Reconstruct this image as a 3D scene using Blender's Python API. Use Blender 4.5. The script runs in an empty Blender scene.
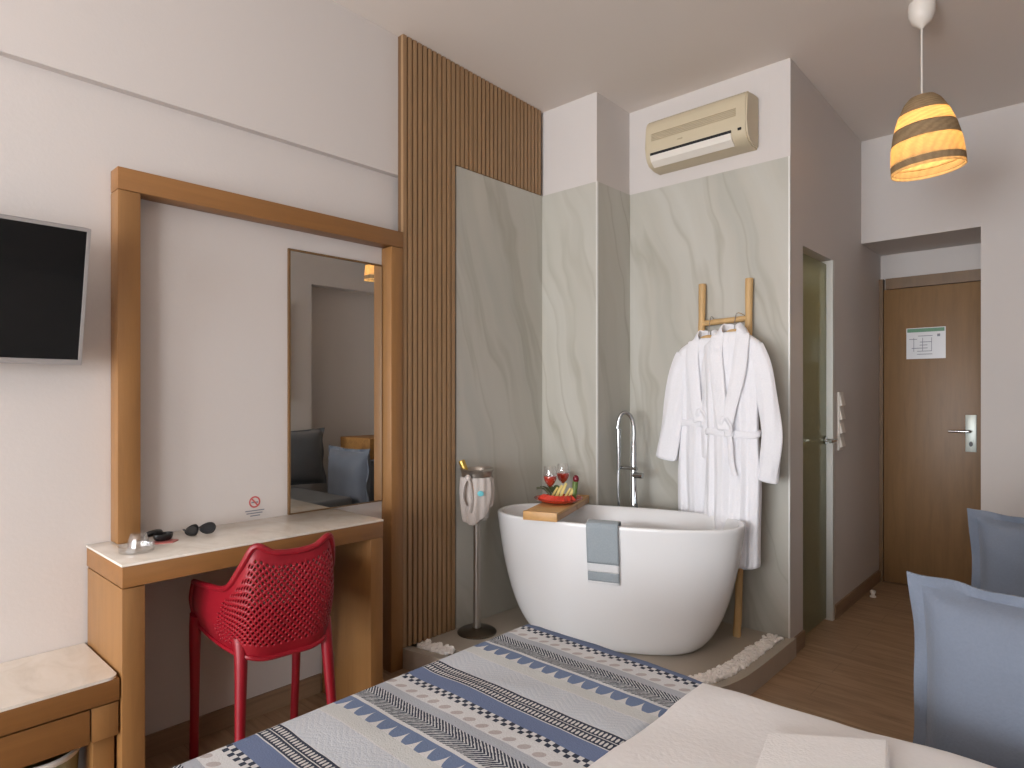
import bpy, bmesh, math, random
from mathutils import Vector, Matrix, noise
random.seed(7)
PI = math.pi
sc = bpy.context.scene
COL = sc.collection
ROOT = {}          # object name -> world offset of its top-level origin

# ------------------------------------------------------------------ materials
def lin(c):
    return tuple(((v/255)/12.92 if v/255 <= .04045 else ((v/255+.055)/1.055)**2.4) for v in c) + (1.0,)

class NT:
    def __init__(self, name):
        self.m = bpy.data.materials.new(name); self.m.use_nodes = True
        self.t = self.m.node_tree; self.t.nodes.clear()
        self.out = self.n('ShaderNodeOutputMaterial')
    def n(self, typ, **kw):
        nd = self.t.nodes.new(typ)
        for k, v in kw.items():
            setattr(nd, k, v)
        return nd
    def link(self, a, b): self.t.links.new(a, b)
    def put(self, sock, v):
        if isinstance(v, bpy.types.NodeSocket): self.link(v, sock)
        else: sock.default_value = v
    def math(self, op, a, b=0.0, c=None):
        nd = self.n('ShaderNodeMath', operation=op)
        self.put(nd.inputs[0], a); self.put(nd.inputs[1], b)
        if c is not None: self.put(nd.inputs[2], c)
        return nd.outputs[0]
    def mix(self, f, a, b, blend='MIX'):
        nd = self.n('ShaderNodeMix', data_type='RGBA', blend_type=blend)
        self.put(nd.inputs[0], f); self.put(nd.inputs[6], a); self.put(nd.inputs[7], b)
        return nd.outputs[2]
    def coord(self, scale=(1, 1, 1), rot=(0, 0, 0)):
        tc = self.n('ShaderNodeTexCoord'); mp = self.n('ShaderNodeMapping')
        self.link(tc.outputs['Object'], mp.inputs[0])
        mp.inputs['Scale'].default_value = scale; mp.inputs['Rotation'].default_value = rot
        return mp.outputs[0]
    def noise(self, vec, scale, detail=3, rough=.55, dist=0.0):
        nd = self.n('ShaderNodeTexNoise'); self.link(vec, nd.inputs['Vector'])
        nd.inputs['Scale'].default_value = scale; nd.inputs['Detail'].default_value = detail
        nd.inputs['Roughness'].default_value = rough; nd.inputs['Distortion'].default_value = dist
        return nd.outputs[0]
    def ramp(self, f, stops):
        nd = self.n('ShaderNodeValToRGB'); self.put(nd.inputs[0], f)
        cr = nd.color_ramp
        while len(cr.elements) < len(stops): cr.elements.new(.5)
        for e, (p, c) in zip(cr.elements, stops):
            e.position = p; e.color = c
        return nd.outputs[0]
    def bsdf(self, col, rough=.5, metal=0.0, bump=None, bump_d=.002, **kw):
        b = self.n('ShaderNodeBsdfPrincipled')
        self.put(b.inputs['Base Color'], col); self.put(b.inputs['Roughness'], rough)
        b.inputs['Metallic'].default_value = metal
        for k, v in kw.items(): self.put(b.inputs[k.replace('_', ' ')], v)
        if bump is not None:
            bp = self.n('ShaderNodeBump'); bp.inputs['Distance'].default_value = bump_d
            self.link(bump, bp.inputs['Height']); self.link(bp.outputs[0], b.inputs['Normal'])
        self.link(b.outputs[0], self.out.inputs[0])
        return self.m

def plain(name, c, rough=.5, metal=0.0, var=.04, scale=8, bump=0.0, bscale=60, **kw):
    t = NT(name); v = t.coord()
    n = t.noise(v, scale)
    c0 = lin(c); d = tuple(max(0, x*(1-var)) for x in c0[:3])+(1,); u = tuple(min(1, x*(1+var)) for x in c0[:3])+(1,)
    col = t.mix(n, d, u)
    bm_ = t.noise(v, bscale, 4) if bump else None
    return t.bsdf(col, rough, metal, bm_, bump, **kw)

def wood(name, c, axis='z', rough=.42, contrast=.22, sc_=1.0):
    t = NT(name)
    s = {'x': (1.2, 14, 14), 'y': (14, 1.2, 14), 'z': (14, 14, 1.2)}[axis]
    v = t.coord(tuple(q*sc_ for q in s))
    n = t.noise(v, 2.2, 5, .6, .6)
    f = t.noise(t.coord(tuple(q*4*sc_ for q in s)), 4, 3)
    c0 = lin(c)
    dk = tuple(x*(1-contrast*1.3) for x in c0[:3])+(1,); lt = tuple(min(1, x*(1+contrast)) for x in c0[:3])+(1,)
    a = t.ramp(n, [(.3, dk), (.5, c0), (.72, lt)])
    col = t.mix(t.math('MULTIPLY', f, .35), a, dk)
    return t.bsdf(col, rough, 0, f, .0004)

def mk_floor():
    t = NT('floor_wood_tile')
    v = t.coord((1, 1, 1))
    br = t.n('ShaderNodeTexBrick'); t.link(v, br.inputs['Vector'])
    br.offset = .37
    br.inputs['Color1'].default_value = (.2, .2, .2, 1); br.inputs['Color2'].default_value = (.8, .8, .8, 1)
    br.inputs['Mortar'].default_value = (0, 0, 0, 1)
    br.inputs['Scale'].default_value = 1.0; br.inputs['Mortar Size'].default_value = .0018
    br.inputs['Brick Width'].default_value = .9; br.inputs['Row Height'].default_value = .15
    tone = br.outputs['Color']; mort = br.outputs['Fac']
    n = t.noise(t.coord((1.3, 12, 1)), 2.4, 5, .6, .8)
    fine = t.noise(t.coord((6, 70, 1)), 3, 3)
    a = t.ramp(n, [(.28, lin((132, 108, 86))), (.5, lin((164, 136, 108))), (.75, lin((186, 158, 128)))])
    a = t.mix(t.math('MULTIPLY', tone, .28), a, lin((166, 136, 108)))
    a = t.mix(t.math('MULTIPLY', fine, .3), a, lin((122, 98, 76)))
    a = t.mix(t.math('MULTIPLY', mort, .7), a, lin((126, 104, 84)))
    return t.bsdf(a, .38, 0, n, .0006)

def mk_marble_tile(name):
    t = NT(name)
    tc = t.n('ShaderNodeTexCoord'); sx = t.n('ShaderNodeSeparateXYZ'); t.link(tc.outputs['Object'], sx.inputs[0])
    wp = t.noise(t.coord((1, 1, .7)), 1.5, 3, .5)
    h = t.math('ADD', t.math('ADD', sx.outputs[0], sx.outputs[1]), t.math('MULTIPLY', sx.outputs[2], .27))
    h = t.math('ADD', h, t.math('MULTIPLY', t.math('SUBTRACT', wp, .5), .42))
    def vec(fh, fz):
        c = t.n('ShaderNodeCombineXYZ'); t.link(t.math('MULTIPLY', h, fh), c.inputs[0]); t.link(t.math('MULTIPLY', sx.outputs[2], fz), c.inputs[1]); return c.outputs[0]
    soft = t.noise(vec(3.2, .35), 1.0, 4, .55)
    streak = t.noise(vec(13, .5), 1.0, 4, .6)
    col = t.ramp(soft, [(.25, lin((168, 168, 160))), (.5, lin((186, 183, 173))), (.75, lin((197, 196, 189)))])
    col = t.mix(t.math('MULTIPLY', streak, .30), col, lin((162, 162, 153)))
    vn = t.noise(vec(3.6, .28), 1.0, 3, .5)
    r = t.math('ABSOLUTE', t.math('SUBTRACT', vn, .5))
    vein = t.math('SUBTRACT', 1.0, t.math('MINIMUM', t.math('MULTIPLY', r, 30.0), 1.0))
    msk = t.noise(vec(1.6, 1.1), 1.3, 2)
    vein = t.math('MULTIPLY', vein, t.math('MULTIPLY', t.math('SUBTRACT', msk, .18), .95))
    col = t.mix(vein, col, lin((140, 133, 116)))
    return t.bsdf(col, .28)

def mk_marble_top(name):
    t = NT(name)
    big = t.noise(t.coord((1.5, 3, 2)), 3, 5, .6, 1.5)
    col = t.ramp(big, [(.3, lin((216, 208, 196))), (.5, lin((226, 219, 208))), (.7, lin((231, 225, 216)))])
    return t.bsdf(col, .16)

def mk_fabric(name, c, scale=220, var=.12, rough=.9, bump=.001, sheen=.2):
    t = NT(name); v = t.coord()
    w = t.noise(v, scale, 2); big = t.noise(v, 6, 3)
    c0 = lin(c)
    dk = tuple(x*(1-var) for x in c0[:3])+(1,); lt = tuple(min(1, x*(1+var)) for x in c0[:3])+(1,)
    col = t.mix(w, dk, lt); col = t.mix(t.math('MULTIPLY', big, .25), col, dk)
    return t.bsdf(col, rough, 0, w, bump, Sheen_Weight=sheen)

def thin_glass(name, tint=(1, 1, 1, 1), gl=.08, rough=.02):
    t = NT(name)
    tr = t.n('ShaderNodeBsdfTransparent'); tr.inputs[0].default_value = tint
    g = t.n('ShaderNodeBsdfGlossy'); g.inputs['Roughness'].default_value = rough
    lw = t.n('ShaderNodeLayerWeight'); lw.inputs[0].default_value = .35
    f = t.math('ADD', t.math('MULTIPLY', lw.outputs['Facing'], .55), gl)
    mx = t.n('ShaderNodeMixShader'); t.link(f, mx.inputs[0]); t.link(tr.outputs[0], mx.inputs[1]); t.link(g.outputs[0], mx.inputs[2])
    t.link(mx.outputs[0], t.out.inputs[0]); return t.m

def mk_frosted():
    t = NT('frosted_green_glass')
    n = t.noise(t.coord(), 40, 2)
    tl = t.n('ShaderNodeBsdfTranslucent'); t.put(tl.inputs[0], t.mix(n, lin((192, 192, 168)), lin((204, 204, 180))))
    df = t.n('ShaderNodeBsdfDiffuse'); df.inputs[0].default_value = lin((178, 178, 158))
    g = t.n('ShaderNodeBsdfGlossy'); g.inputs['Roughness'].default_value = .12; g.inputs[0].default_value = (.8, .85, .75, 1)
    tr = t.n('ShaderNodeBsdfTransparent'); tr.inputs[0].default_value = lin((206, 206, 180))
    def mx(f, a, b):
        s = t.n('ShaderNodeMixShader'); s.inputs[0].default_value = f
        t.link(a, s.inputs[1]); t.link(b, s.inputs[2]); return s.outputs[0]
    o = mx(.25, tl.outputs[0], tr.outputs[0]); o = mx(.36, o, df.outputs[0]); o = mx(.10, o, g.outputs[0])
    t.link(o, t.out.inputs[0]); return t.m

def mk_rattan(name, c, trans, holes=.0):
    t = NT(name); v = t.coord()
    w1 = t.n('ShaderNodeTexWave', wave_type='RINGS', rings_direction='Z'); t.link(v, w1.inputs[0]); w1.inputs['Scale'].default_value = 60; w1.inputs['Distortion'].default_value = 2
    w2 = t.n('ShaderNodeTexWave', wave_type='BANDS', bands_direction='Z'); t.link(v, w2.inputs[0]); w2.inputs['Scale'].default_value = 55; w2.inputs['Distortion'].default_value = 1.5
    f = t.math('MULTIPLY', w1.outputs[1], w2.outputs[1])
    nz = t.noise(v, 45, 3)
    c0 = lin(c); dk = tuple(x*.6 for x in c0[:3])+(1,)
    col = t.mix(t.math('MULTIPLY', t.math('ADD', f, nz), .75), dk, c0)
    d = t.n('ShaderNodeBsdfDiffuse'); t.link(col, d.inputs[0])
    tl = t.n('ShaderNodeBsdfTranslucent'); t.link(col, tl.inputs[0])
    s = t.n('ShaderNodeMixShader'); s.inputs[0].default_value = trans
    t.link(d.outputs[0], s.inputs[1]); t.link(tl.outputs[0], s.inputs[2]); t.link(s.outputs[0], t.out.inputs[0])
    return t.m

def emit(name, c, s):
    t = NT(name); e = t.n('ShaderNodeEmission'); e.inputs[0].default_value = c; e.inputs[1].default_value = s
    t.link(e.outputs[0], t.out.inputs[0]); return t.m

def mk_blanket():
    t = NT('woven_stripe_blanket')
    P_ = .458
    tc = t.n('ShaderNodeTexCoord'); sx = t.n('ShaderNodeSeparateXYZ'); t.link(tc.outputs['Object'], sx.inputs[0])
    wob = t.noise(tc.outputs['Object'], 9, 2)
    x = sx.outputs[0]
    M = t.math
    y = M('ADD', M('MULTIPLY', sx.outputs[1], -1.0), M('MULTIPLY', M('SUBTRACT', wob, .5), .006))
    p = M('MULTIPLY', M('FRACT', M('DIVIDE', M('ADD', y, P_*10), P_)), P_)
    def band(a, b): return M('MULTIPLY', M('GREATER_THAN', p, a), M('LESS_THAN', p, b))
    white = lin((212, 214, 216)); blue = lin((106, 122, 156)); navy = lin((46, 56, 74)); grey = lin((170, 176, 186)); beige = lin((178, 172, 172)); lgrey = lin((188, 196, 206))
    col = white
    wv = t.noise(tc.outputs['Object'], 260, 2)
    col = t.mix(M('MULTIPLY', wv, .25), white, lin((186, 188, 192)))
    col = t.mix(band(0, .050), col, blue)
    # checks
    cell = .0125
    ck = M('MODULO', M('ADD', M('FLOOR', M('DIVIDE', M('ADD', x, 5.0), cell)), M('FLOOR', M('DIVIDE', M('SUBTRACT', p, .05), cell))), 2.0)
    col = t.mix(M('MULTIPLY', band(.050, .075), ck), col, navy)
    # chain of ovals
    xm = M('SUBTRACT', M('FRACT', M('DIVIDE', M('ADD', x, 5.0), .041)), .5)
    ov = M('ADD', M('POWER', M('DIVIDE', xm, .30), 2.0), M('POWER', M('DIVIDE', M('SUBTRACT', p, M('ADD', .106, M('MULTIPLY', xm, -.02))), .010), 2.0))
    col = t.mix(M('MULTIPLY', band(.08, .13), M('LESS_THAN', ov, 1.0)), col, beige)
    col = t.mix(band(.122, .152), col, grey)
    # dark diagonal weave
    dg = M('FRACT', M('DIVIDE', M('ADD', M('ADD', x, 5.0), M('MULTIPLY', M('ABSOLUTE', M('SUBTRACT', p, .18)), 1.2)), .0105))
    dn = t.noise(tc.outputs['Object'], 120, 2)
    dm = M('GREATER_THAN', M('ADD', dg, M('MULTIPLY', M('SUBTRACT', dn, .5), .9)), .60)
    col = t.mix(band(.150, .212), col, t.mix(dm, navy, lin((200, 204, 206))))
    # scallop wave
    sw = M('ABSOLUTE', M('SINE', M('DIVIDE', M('MULTIPLY', x, PI), .043)))
    lim = M('ADD', .228, M('MULTIPLY', M('POWER', M('MINIMUM', M('MULTIPLY', sw, 1.2), 1.0), .6), .040))
    sc2 = M('MULTIPLY', M('GREATER_THAN', p, .222), M('LESS_THAN', p, lim))
    col = t.mix(sc2, col, lin((108, 126, 158)))
    col = t.mix(band(.268, .306), col, lin((200, 204, 204)))
    # pale figured band
    fg = M('FRACT', M('MULTIPLY', M('ADD', M('ABSOLUTE', M('SUBTRACT', M('FRACT', M('DIVIDE', M('ADD', x, 5.0), .09)), .5)), M('DIVIDE', p, .06)), 4.0))
    col = t.mix(band(.310, .400), col, t.mix(M('MULTIPLY', fg, .55), lgrey, lin((214, 218, 222))))
    # dark two-row pattern
    q = M('MULTIPLY', M('SINE', M('MULTIPLY', x, 2*PI/.021)), M('SINE', M('MULTIPLY', M('SUBTRACT', p, .402), 2*PI/.054)))
    tw = M('GREATER_THAN', M('ABSOLUTE', q), .58)
    mid = M('LESS_THAN', M('ABSOLUTE', M('SUBTRACT', p, .4285)), .0012)
    tw = M('MAXIMUM', tw, mid)
    col = t.mix(band(.402, .455), col, t.mix(tw, navy, lin((206, 206, 204))))
    # white hem at the foot edge
    hem = M('LESS_THAN', x, .004)
    return t.bsdf(col, .92, 0, wv, .0015)

M = {}
M['wall'] = plain('white_wall_paint', (204, 198, 194), .75, var=.012, scale=2, bump=.0004, bscale=90)
M['ceil'] = plain('white_ceiling_paint', (222, 214, 207), .85, var=.012, scale=2)
M['floor'] = mk_floor()
M['base'] = wood('skirting_tile', (146, 120, 96), 'y', .4)
M['oak'] = wood('oak_veneer_upright', (144, 103, 60), 'z', .42, .09)
M['oak_y'] = wood('oak_veneer_level', (140, 97, 54), 'y', .42, .09)
M['slat'] = wood('slat_wood', (154, 122, 88), 'z', .5, .09)
M['slat_back'] = plain('slat_backing', (104, 76, 48), .7)
M['door'] = wood('door_veneer', (132, 100, 64), 'z', .45, .11)
M['door_frame'] = wood('door_frame_wood', (112, 84, 52), 'z', .45, .12)
M['tile'] = mk_marble_tile('grey_green_marble_tile')
M['trim'] = plain('pale_metal_trim', (220, 220, 216), .35, .3, 0)
M['plat'] = plain('grey_beige_stone', (172, 163, 150), .42, var=.1, scale=5)
M['plat_side'] = plain('grey_brown_stone_riser', (186, 174, 161), .35, var=.14, scale=5)
M['pebble'] = plain('white_pebble', (244, 240, 236), .6, var=.1, scale=40)
M['mtop'] = mk_marble_top('cream_marble')
M['mirror'] = plain('silvered_glass', (232, 232, 228), .0, 1.0, 0)
M['mframe'] = wood('mirror_edge_wood', (112, 84, 52), 'z', .4)
M['screen'] = plain('black_screen', (12, 13, 14), .12, var=0, Specular_IOR_Level=.25)
M['bezel'] = plain('silver_plastic', (160, 156, 154), .35, .3, 0)
M['dark'] = plain('dark_plastic', (30, 30, 32), .4, var=0)
M['ac'] = plain('aged_cream_plastic', (198, 185, 158), .45, var=.02)
M['ac_dark'] = plain('cream_plastic_grille', (180, 166, 140), .55, var=.02)
M['ac_flap'] = plain('white_plastic_flap', (226, 220, 210), .4, var=.02)
M['black'] = plain('black_recess', (14, 12, 12), .7, var=0)
M['red'] = plain('red_polypropylene', (138, 14, 30), .44, var=.05, scale=20)
M['tub'] = plain('white_acrylic', (232, 233, 234), .2, var=.005)
M['chrome'] = plain('chrome', (190, 192, 194), .12, 1.0, 0)
M['steel'] = plain('brushed_steel', (176, 170, 162), .34, .9, .1, scale=3)
M['plate_metal'] = plain('satin_metal', (206, 212, 204), .42, .35, 0)
M['bronze'] = plain('dark_metal_base', (92, 82, 70), .3, .8, .1)
M['bamboo'] = wood('bamboo_pole', (202, 166, 114), 'z', .5, .14)
M['traywood'] = wood('bamboo_board', (206, 160, 102), 'x', .45, .1)
M['traydark'] = wood('bamboo_board_side', (176, 142, 110), 'x', .5, .1)
M['robe'] = mk_fabric('white_terry', (236, 236, 240), 160, .05, .95, .002)
M['bluetowel'] = mk_fabric('blue_grey_cotton', (154, 164, 170), 190, .14, .95, .0015)
M['whiteband'] = mk_fabric('white_cotton_band', (222, 224, 226), 190, .05, .95, .0015)
M['sheet'] = mk_fabric('white_percale', (232, 231, 231), 90, .02, .9, .0008)
M['towel'] = mk_fabric('white_towel', (240, 240, 240), 170, .03, .95, .0008)
M['blanket'] = mk_blanket()
M['denim'] = mk_fabric('blue_grey_upholstery', (112, 121, 136), 150, .08, .9, .0008)
M['greyfab'] = mk_fabric('grey_upholstery', (96, 100, 106), 150, .08, .9, .0008)
M['napkin'] = mk_fabric('pale_napkin', (196, 188, 182), 160, .06, .9, .001)
M['cyan'] = plain('turquoise_print', (110, 196, 206), .7)
M['gold'] = plain('gold_foil', (190, 158, 84), .35, .8, .1)
M['green_glass'] = plain('dark_green_bottle', (34, 48, 30), .12)
M['rat_dark'] = mk_rattan('seagrass_band', (168, 144, 112), .10)
M['rat_light'] = mk_rattan('pale_raffia_band', (250, 226, 180), .62)
M['bulb'] = emit('warm_bulb', (1.0, .74, .42, 1), 165)
M['lampwhite'] = plain('white_plastic', (226, 220, 212), .4, var=.01)
M['glass'] = thin_glass('clear_glass')
M['frost'] = mk_frosted()
M['wine'] = plain('rose_wine', (196, 64, 48), .08, var=.02)
M['plate'] = plain('red_glazed_plate', (176, 62, 42), .2, var=.1)
M['melon'] = plain('watermelon_flesh', (206, 62, 44), .4, var=.15, scale=60)
M['rind'] = plain('watermelon_rind', (96, 120, 60), .45)
M['pine'] = plain('pale_yellow_fruit', (222, 200, 122), .5, var=.12, scale=40)
M['leaf'] = plain('green_leaf', (74, 92, 50), .5, var=.2, scale=30)
M['cherry'] = plain('dark_red_fruit', (112, 24, 40), .25)
M['paper'] = plain('white_paper', (214, 214, 216), .25, var=.03)
M['papergreen'] = plain('green_print', (74, 128, 92), .4)
M['ink'] = plain('grey_ink', (120, 124, 134), .6)
M['signred'] = plain('red_print', (196, 92, 92), .6)
M['redpaper'] = plain('dusty_red_card', (190, 110, 106), .6)
M['lens'] = plain('smoked_lens', (52, 54, 58), .12)
M['olive'] = plain('olive_beige_plastic', (150, 146, 112), .4)
M['boxwood'] = wood('crate_wood', (168, 122, 68), 'y', .5)
M['bath'] = plain('bathroom_tile', (176, 170, 150), .5)
M['bluebottle'] = plain('turquoise_plastic', (70, 150, 160), .3)

# ------------------------------------------------------------------ mesh helpers
def box(bm, x0, x1, y0, y1, z0, z1, mi=0):
    vs = [bm.verts.new(p) for p in ((x0,y0,z0),(x1,y0,z0),(x1,y1,z0),(x0,y1,z0),(x0,y0,z1),(x1,y0,z1),(x1,y1,z1),(x0,y1,z1))]
    fs = []
    for q in ((3,2,1,0),(4,5,6,7),(0,1,5,4),(1,2,6,5),(2,3,7,6),(3,0,4,7)):
        f = bm.faces.new([vs[i] for i in q]); f.material_index = mi; fs.append(f)
    return vs
def bbox(x0, x1, y0, y1, z0, z1, bev=.003, seg=2):
    bm = bmesh.new(); box(bm, x0, x1, y0, y1, z0, z1)
    if bev: bmesh.ops.bevel(bm, geom=list(bm.edges), offset=bev, segments=seg, affect='EDGES', profile=.5)
    return bm
def prism(bm, pts, axis, a, b, mi=0):
    """pts: 2D outline; extruded along axis from a to b."""
    def P(p, t):
        return {'x': (t, p[0], p[1]), 'y': (p[0], t, p[1]), 'z': (p[0], p[1], t)}[axis]
    A = [bm.verts.new(P(p, a)) for p in pts]; B = [bm.verts.new(P(p, b)) for p in pts]
    fs = [bm.faces.new(A[::-1]), bm.faces.new(B)]
    n = len(pts)
    for i in range(n): fs.append(bm.faces.new((A[i], A[(i+1) % n], B[(i+1) % n], B[i])))
    for f in fs: f.material_index = mi
    return A + B
def loft(bm, rings, cap0=True, cap1=True, closed=True, mi=0):
    R = [[bm.verts.new(p) for p in r] for r in rings]
    n = len(R[0])
    for a, b in zip(R, R[1:]):
        for i in range(n if closed else n-1):
            j = (i+1) % n
            f = bm.faces.new((a[i], a[j], b[j], b[i])); f.material_index = mi
    if cap0: f = bm.faces.new(R[0][::-1]); f.material_index = mi
    if cap1: f = bm.faces.new(R[-1]); f.material_index = mi
    return R
def lathe(bm, prof, cx, cy, n=32, cap0=True, cap1=True, mi=0):
    return loft(bm, [[(cx+r*math.cos(2*PI*i/n), cy+r*math.sin(2*PI*i/n), z) for i in range(n)] for r, z in prof], cap0, cap1, True, mi)
def smooth_path(pts, k=6):
    pts = [Vector(p) for p in pts]; out = []
    for i in range(len(pts)-1):
        p0 = pts[max(i-1, 0)]; p1 = pts[i]; p2 = pts[i+1]; p3 = pts[min(i+2, len(pts)-1)]
        for j in range(k):
            t = j/k
            out.append(.5*((2*p1)+(p2-p0)*t+(2*p0-5*p1+4*p2-p3)*t*t+(3*p1-p0-3*p2+p3)*t**3))
    out.append(pts[-1]); return out
def tube(bm, pts, rad, n=10, flat=1.0, up=None, mi=0, caps=True):
    pts = [Vector(p) for p in pts]; rings = []
    L = len(pts); prev = None
    for i, p in enumerate(pts):
        d = (pts[min(i+1, L-1)]-pts[max(i-1, 0)]).normalized()
        if prev is None:
            ref = Vector(up) if up else (Vector((0, 0, 1)) if abs(d.z) < .9 else Vector((0, 1, 0)))
            a = d.cross(ref).normalized()
        else:
            a = (prev-d*prev.dot(d)).normalized()
        prev = a; b = d.cross(a)
        r = rad(i/(L-1)) if callable(rad) else rad
        rings.append([p+a*(r*math.cos(2*PI*k/n))+b*(r*flat*math.sin(2*PI*k/n)) for k in range(n)])
    return loft(bm, rings, caps, caps, True, mi)
def ball(bm, c, r, sx=1, sy=1, sz=1, sub=2, mi=0, rot=None):
    g = bmesh.ops.create_icosphere(bm, subdivisions=sub, radius=r)
    for v in g['verts']:
        v.co = Vector((v.co.x*sx, v.co.y*sy, v.co.z*sz))
        if rot is not None: v.co = rot @ v.co
        v.co += Vector(c)
    if mi:
        for v in g['verts']:
            for f in v.link_faces: f.material_index = mi
    return g['verts']

def obj(name, bm, mat, parent=None, at=None, smooth=True, mods=()):
    bmesh.ops.recalc_face_normals(bm, faces=bm.faces)
    me = bpy.data.meshes.new(name)
    off = Vector((0, 0, 0))
    if parent is not None: off = ROOT[parent.name]
    elif at is not None: off = Vector(at)
    if off.length: bmesh.ops.translate(bm, vec=-off, verts=bm.verts)
    bm.to_mesh(me); bm.free()
    for m in (mat if isinstance(mat, (list, tuple)) else [mat]): me.materials.append(M[m])
    o = bpy.data.objects.new(name, me); COL.objects.link(o)
    ROOT[o.name] = off
    if parent is not None: o.parent = parent
    else: o.location = off
    if smooth:
        for p in me.polygons: p.use_smooth = True
        try: me.set_sharp_from_angle(angle=math.radians(40))
        except Exception: pass
    for m in mods:
        md = o.modifiers.new(m[0].lower(), m[0])
        for k, v in m[1].items(): setattr(md, k, v)
    return o
def tag(o, label=None, cat=None, group=None, kind=None):
    if label: o['label'] = label
    if cat: o['category'] = cat
    if group: o['group'] = group
    if kind: o['kind'] = kind
    return o
def thing(name, label, cat, loc, group=None):
    o = bpy.data.objects.new(name, None); COL.objects.link(o); o.location = loc
    o.empty_display_size = .05
    ROOT[o.name] = Vector(loc)
    return tag(o, label, cat, group)
def struct(name, bm, mat, label, cat, parent=None, smooth=False, at=None):
    o = obj(name, bm, mat, parent, at=at, smooth=smooth)
    if parent is None: tag(o, label, cat, None, 'structure')
    return o
SUB1 = ('SUBSURF', dict(levels=1, render_levels=1))
SUB2 = ('SUBSURF', dict(levels=2, render_levels=2))

def ceilz(y): return 2.965-.033*(y-1.85)
XW, XU = -2.462, -2.428          # lower and upper face of the left wall
XB = -1.104                     # bathroom wall face
XR = .78                        # right wall
YR = -5.6                       # window wall
YE, YD = 4.47, 4.92              # entrance wall, recessed door
PZ = .09                        # tub platform
TZ = 2.438                      # top of tiles

# ------------------------------------------------------------------ room shell
bm = bmesh.new(); box(bm, -2.7, 1.3, YR-.2, 5.3, -.1, 0)
struct('floor', bm, 'floor', 'brown wood-look tile floor', 'floor')
bm = bmesh.new()
prism(bm, [(YR-.2, ceilz(YR-.2)), (5.3, ceilz(5.3)), (5.3, 3.25), (YR-.2, 3.25)], 'x', -2.7, 1.3)
struct('ceiling', bm, 'ceil', 'plain off-white ceiling', 'ceiling')
bm = bmesh.new(); prism(bm, [(-2.6, 0), (XW, 0), (XW, 2.311), (XU, 2.311), (XU, 3.2), (-2.6, 3.2)], 'y', YR-.15, 3.2)
struct('wall_left', bm, 'wall', 'white left wall stepping out slightly near the top', 'wall')
bm = bmesh.new(); box(bm, XW, -2.015, 2.875, 3.30, 0, 3.2); box(bm, -2.016, XB-.10, 3.205, 3.30, 0, 3.2)
struct('wall_back', bm, 'wall', 'white back wall of the tub alcove with corner pillar', 'wall')
# bathroom wall with glass door opening
DY0, DY1, DZ = 3.385, 3.895, 2.035
bm = bmesh.new()
box(bm, XB-.1, XB, 3.2055, DY0, 0, 3.2); box(bm, XB-.1, XB, DY1, 5.1, 0, 3.2); box(bm, XB-.1, XB, DY0, DY1, DZ, 3.2)
struct('wall_bathroom', bm, 'wall', 'white side wall holding the frosted bathroom door', 'wall')
bm = bmesh.new()
box(bm, -2.0, -1.95, 3.3, 5.1, 0, 2.6); box(bm, -1.95, XB-.1, 5.05, 5.1, 0, 2.6); box(bm, -1.95, XB-.1, 3.3, 3.32, 0, 2.6); box(bm, -1.95, XB-.1, 3.32, 5.05, 2.5, 2.6)
struct('wall_bathroom_inner', bm, 'bath', 'tiled walls inside the bathroom', 'wall')
# entrance wall with recessed door
bm = bmesh.new()
box(bm, -.49, 1.2, YE, 5.2, 0, 3.2); box(bm, XB, -.49, YE, 5.2, 2.232, 3.2); box(bm, XB, -.49, 4.96, 5.2, 0, 2.232)
struct('wall_entrance', bm, 'wall', 'white entrance wall with door recess', 'wall')
# right wall with a recess
bm = bmesh.new()
SY0, SY1 = -4.6, -2.4  # opening cut for the added side window
box(bm, XR, 1.2, YR-.1, SY0, 0, 3.2); box(bm, XR, 1.2, SY1, 3.27, 0, 3.2); box(bm, XR, 1.2, SY0, SY1, 0, .5); box(bm, XR, 1.2, SY0, SY1, 2.4, 3.2); box(bm, XR+.14, 1.2, 3.27, YE, 0, 2.36); box(bm, XR, 1.2, 3.27, YE, 2.36, 3.2)
struct('wall_right', bm, 'wall', 'white right wall with a shallow recess', 'wall')
# window wall
WX0, WX1, WZ0, WZ1 = -2.0, .7, .05, 2.5
bm = bmesh.new()
box(bm, -2.6, WX0, YR-.15, YR, 0, 3.2); box(bm, WX1, 1.2, YR-.15, YR, 0, 3.2); box(bm, WX0, WX1, YR-.15, YR, WZ1, 3.2); box(bm, WX0, WX1, YR-.15, YR, 0, WZ0)
struct('wall_rear', bm, 'wall', 'white wall with the balcony window', 'wall')
bm = bmesh.new()
for a in (WX0, (WX0+WX1)/2-.03, WX1-.06): box(bm, a, a+.06, YR-.1, YR-.04, WZ0, WZ1)
box(bm, WX0, WX1, YR-.1, YR-.04, WZ1-.06, WZ1); box(bm, WX0, WX1, YR-.1, YR-.04, WZ0, WZ0+.06)
struct('window_1', bm, 'lampwhite', 'white framed balcony window', 'window')

bm = bmesh.new()
for a in (SY0, (SY0+SY1)/2-.03, SY1-.06): box(bm, XR+.02, XR+.08, a, a+.06, .5, 2.4)
box(bm, XR+.02, XR+.08, SY0, SY1, 2.34, 2.4); box(bm, XR+.02, XR+.08, SY0, SY1, .5, .56)
struct('added_side_window', bm, 'lampwhite', 'white framed side window added for its light', 'window')  # unseen window, added so more light reaches the left wall and tiles
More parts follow.
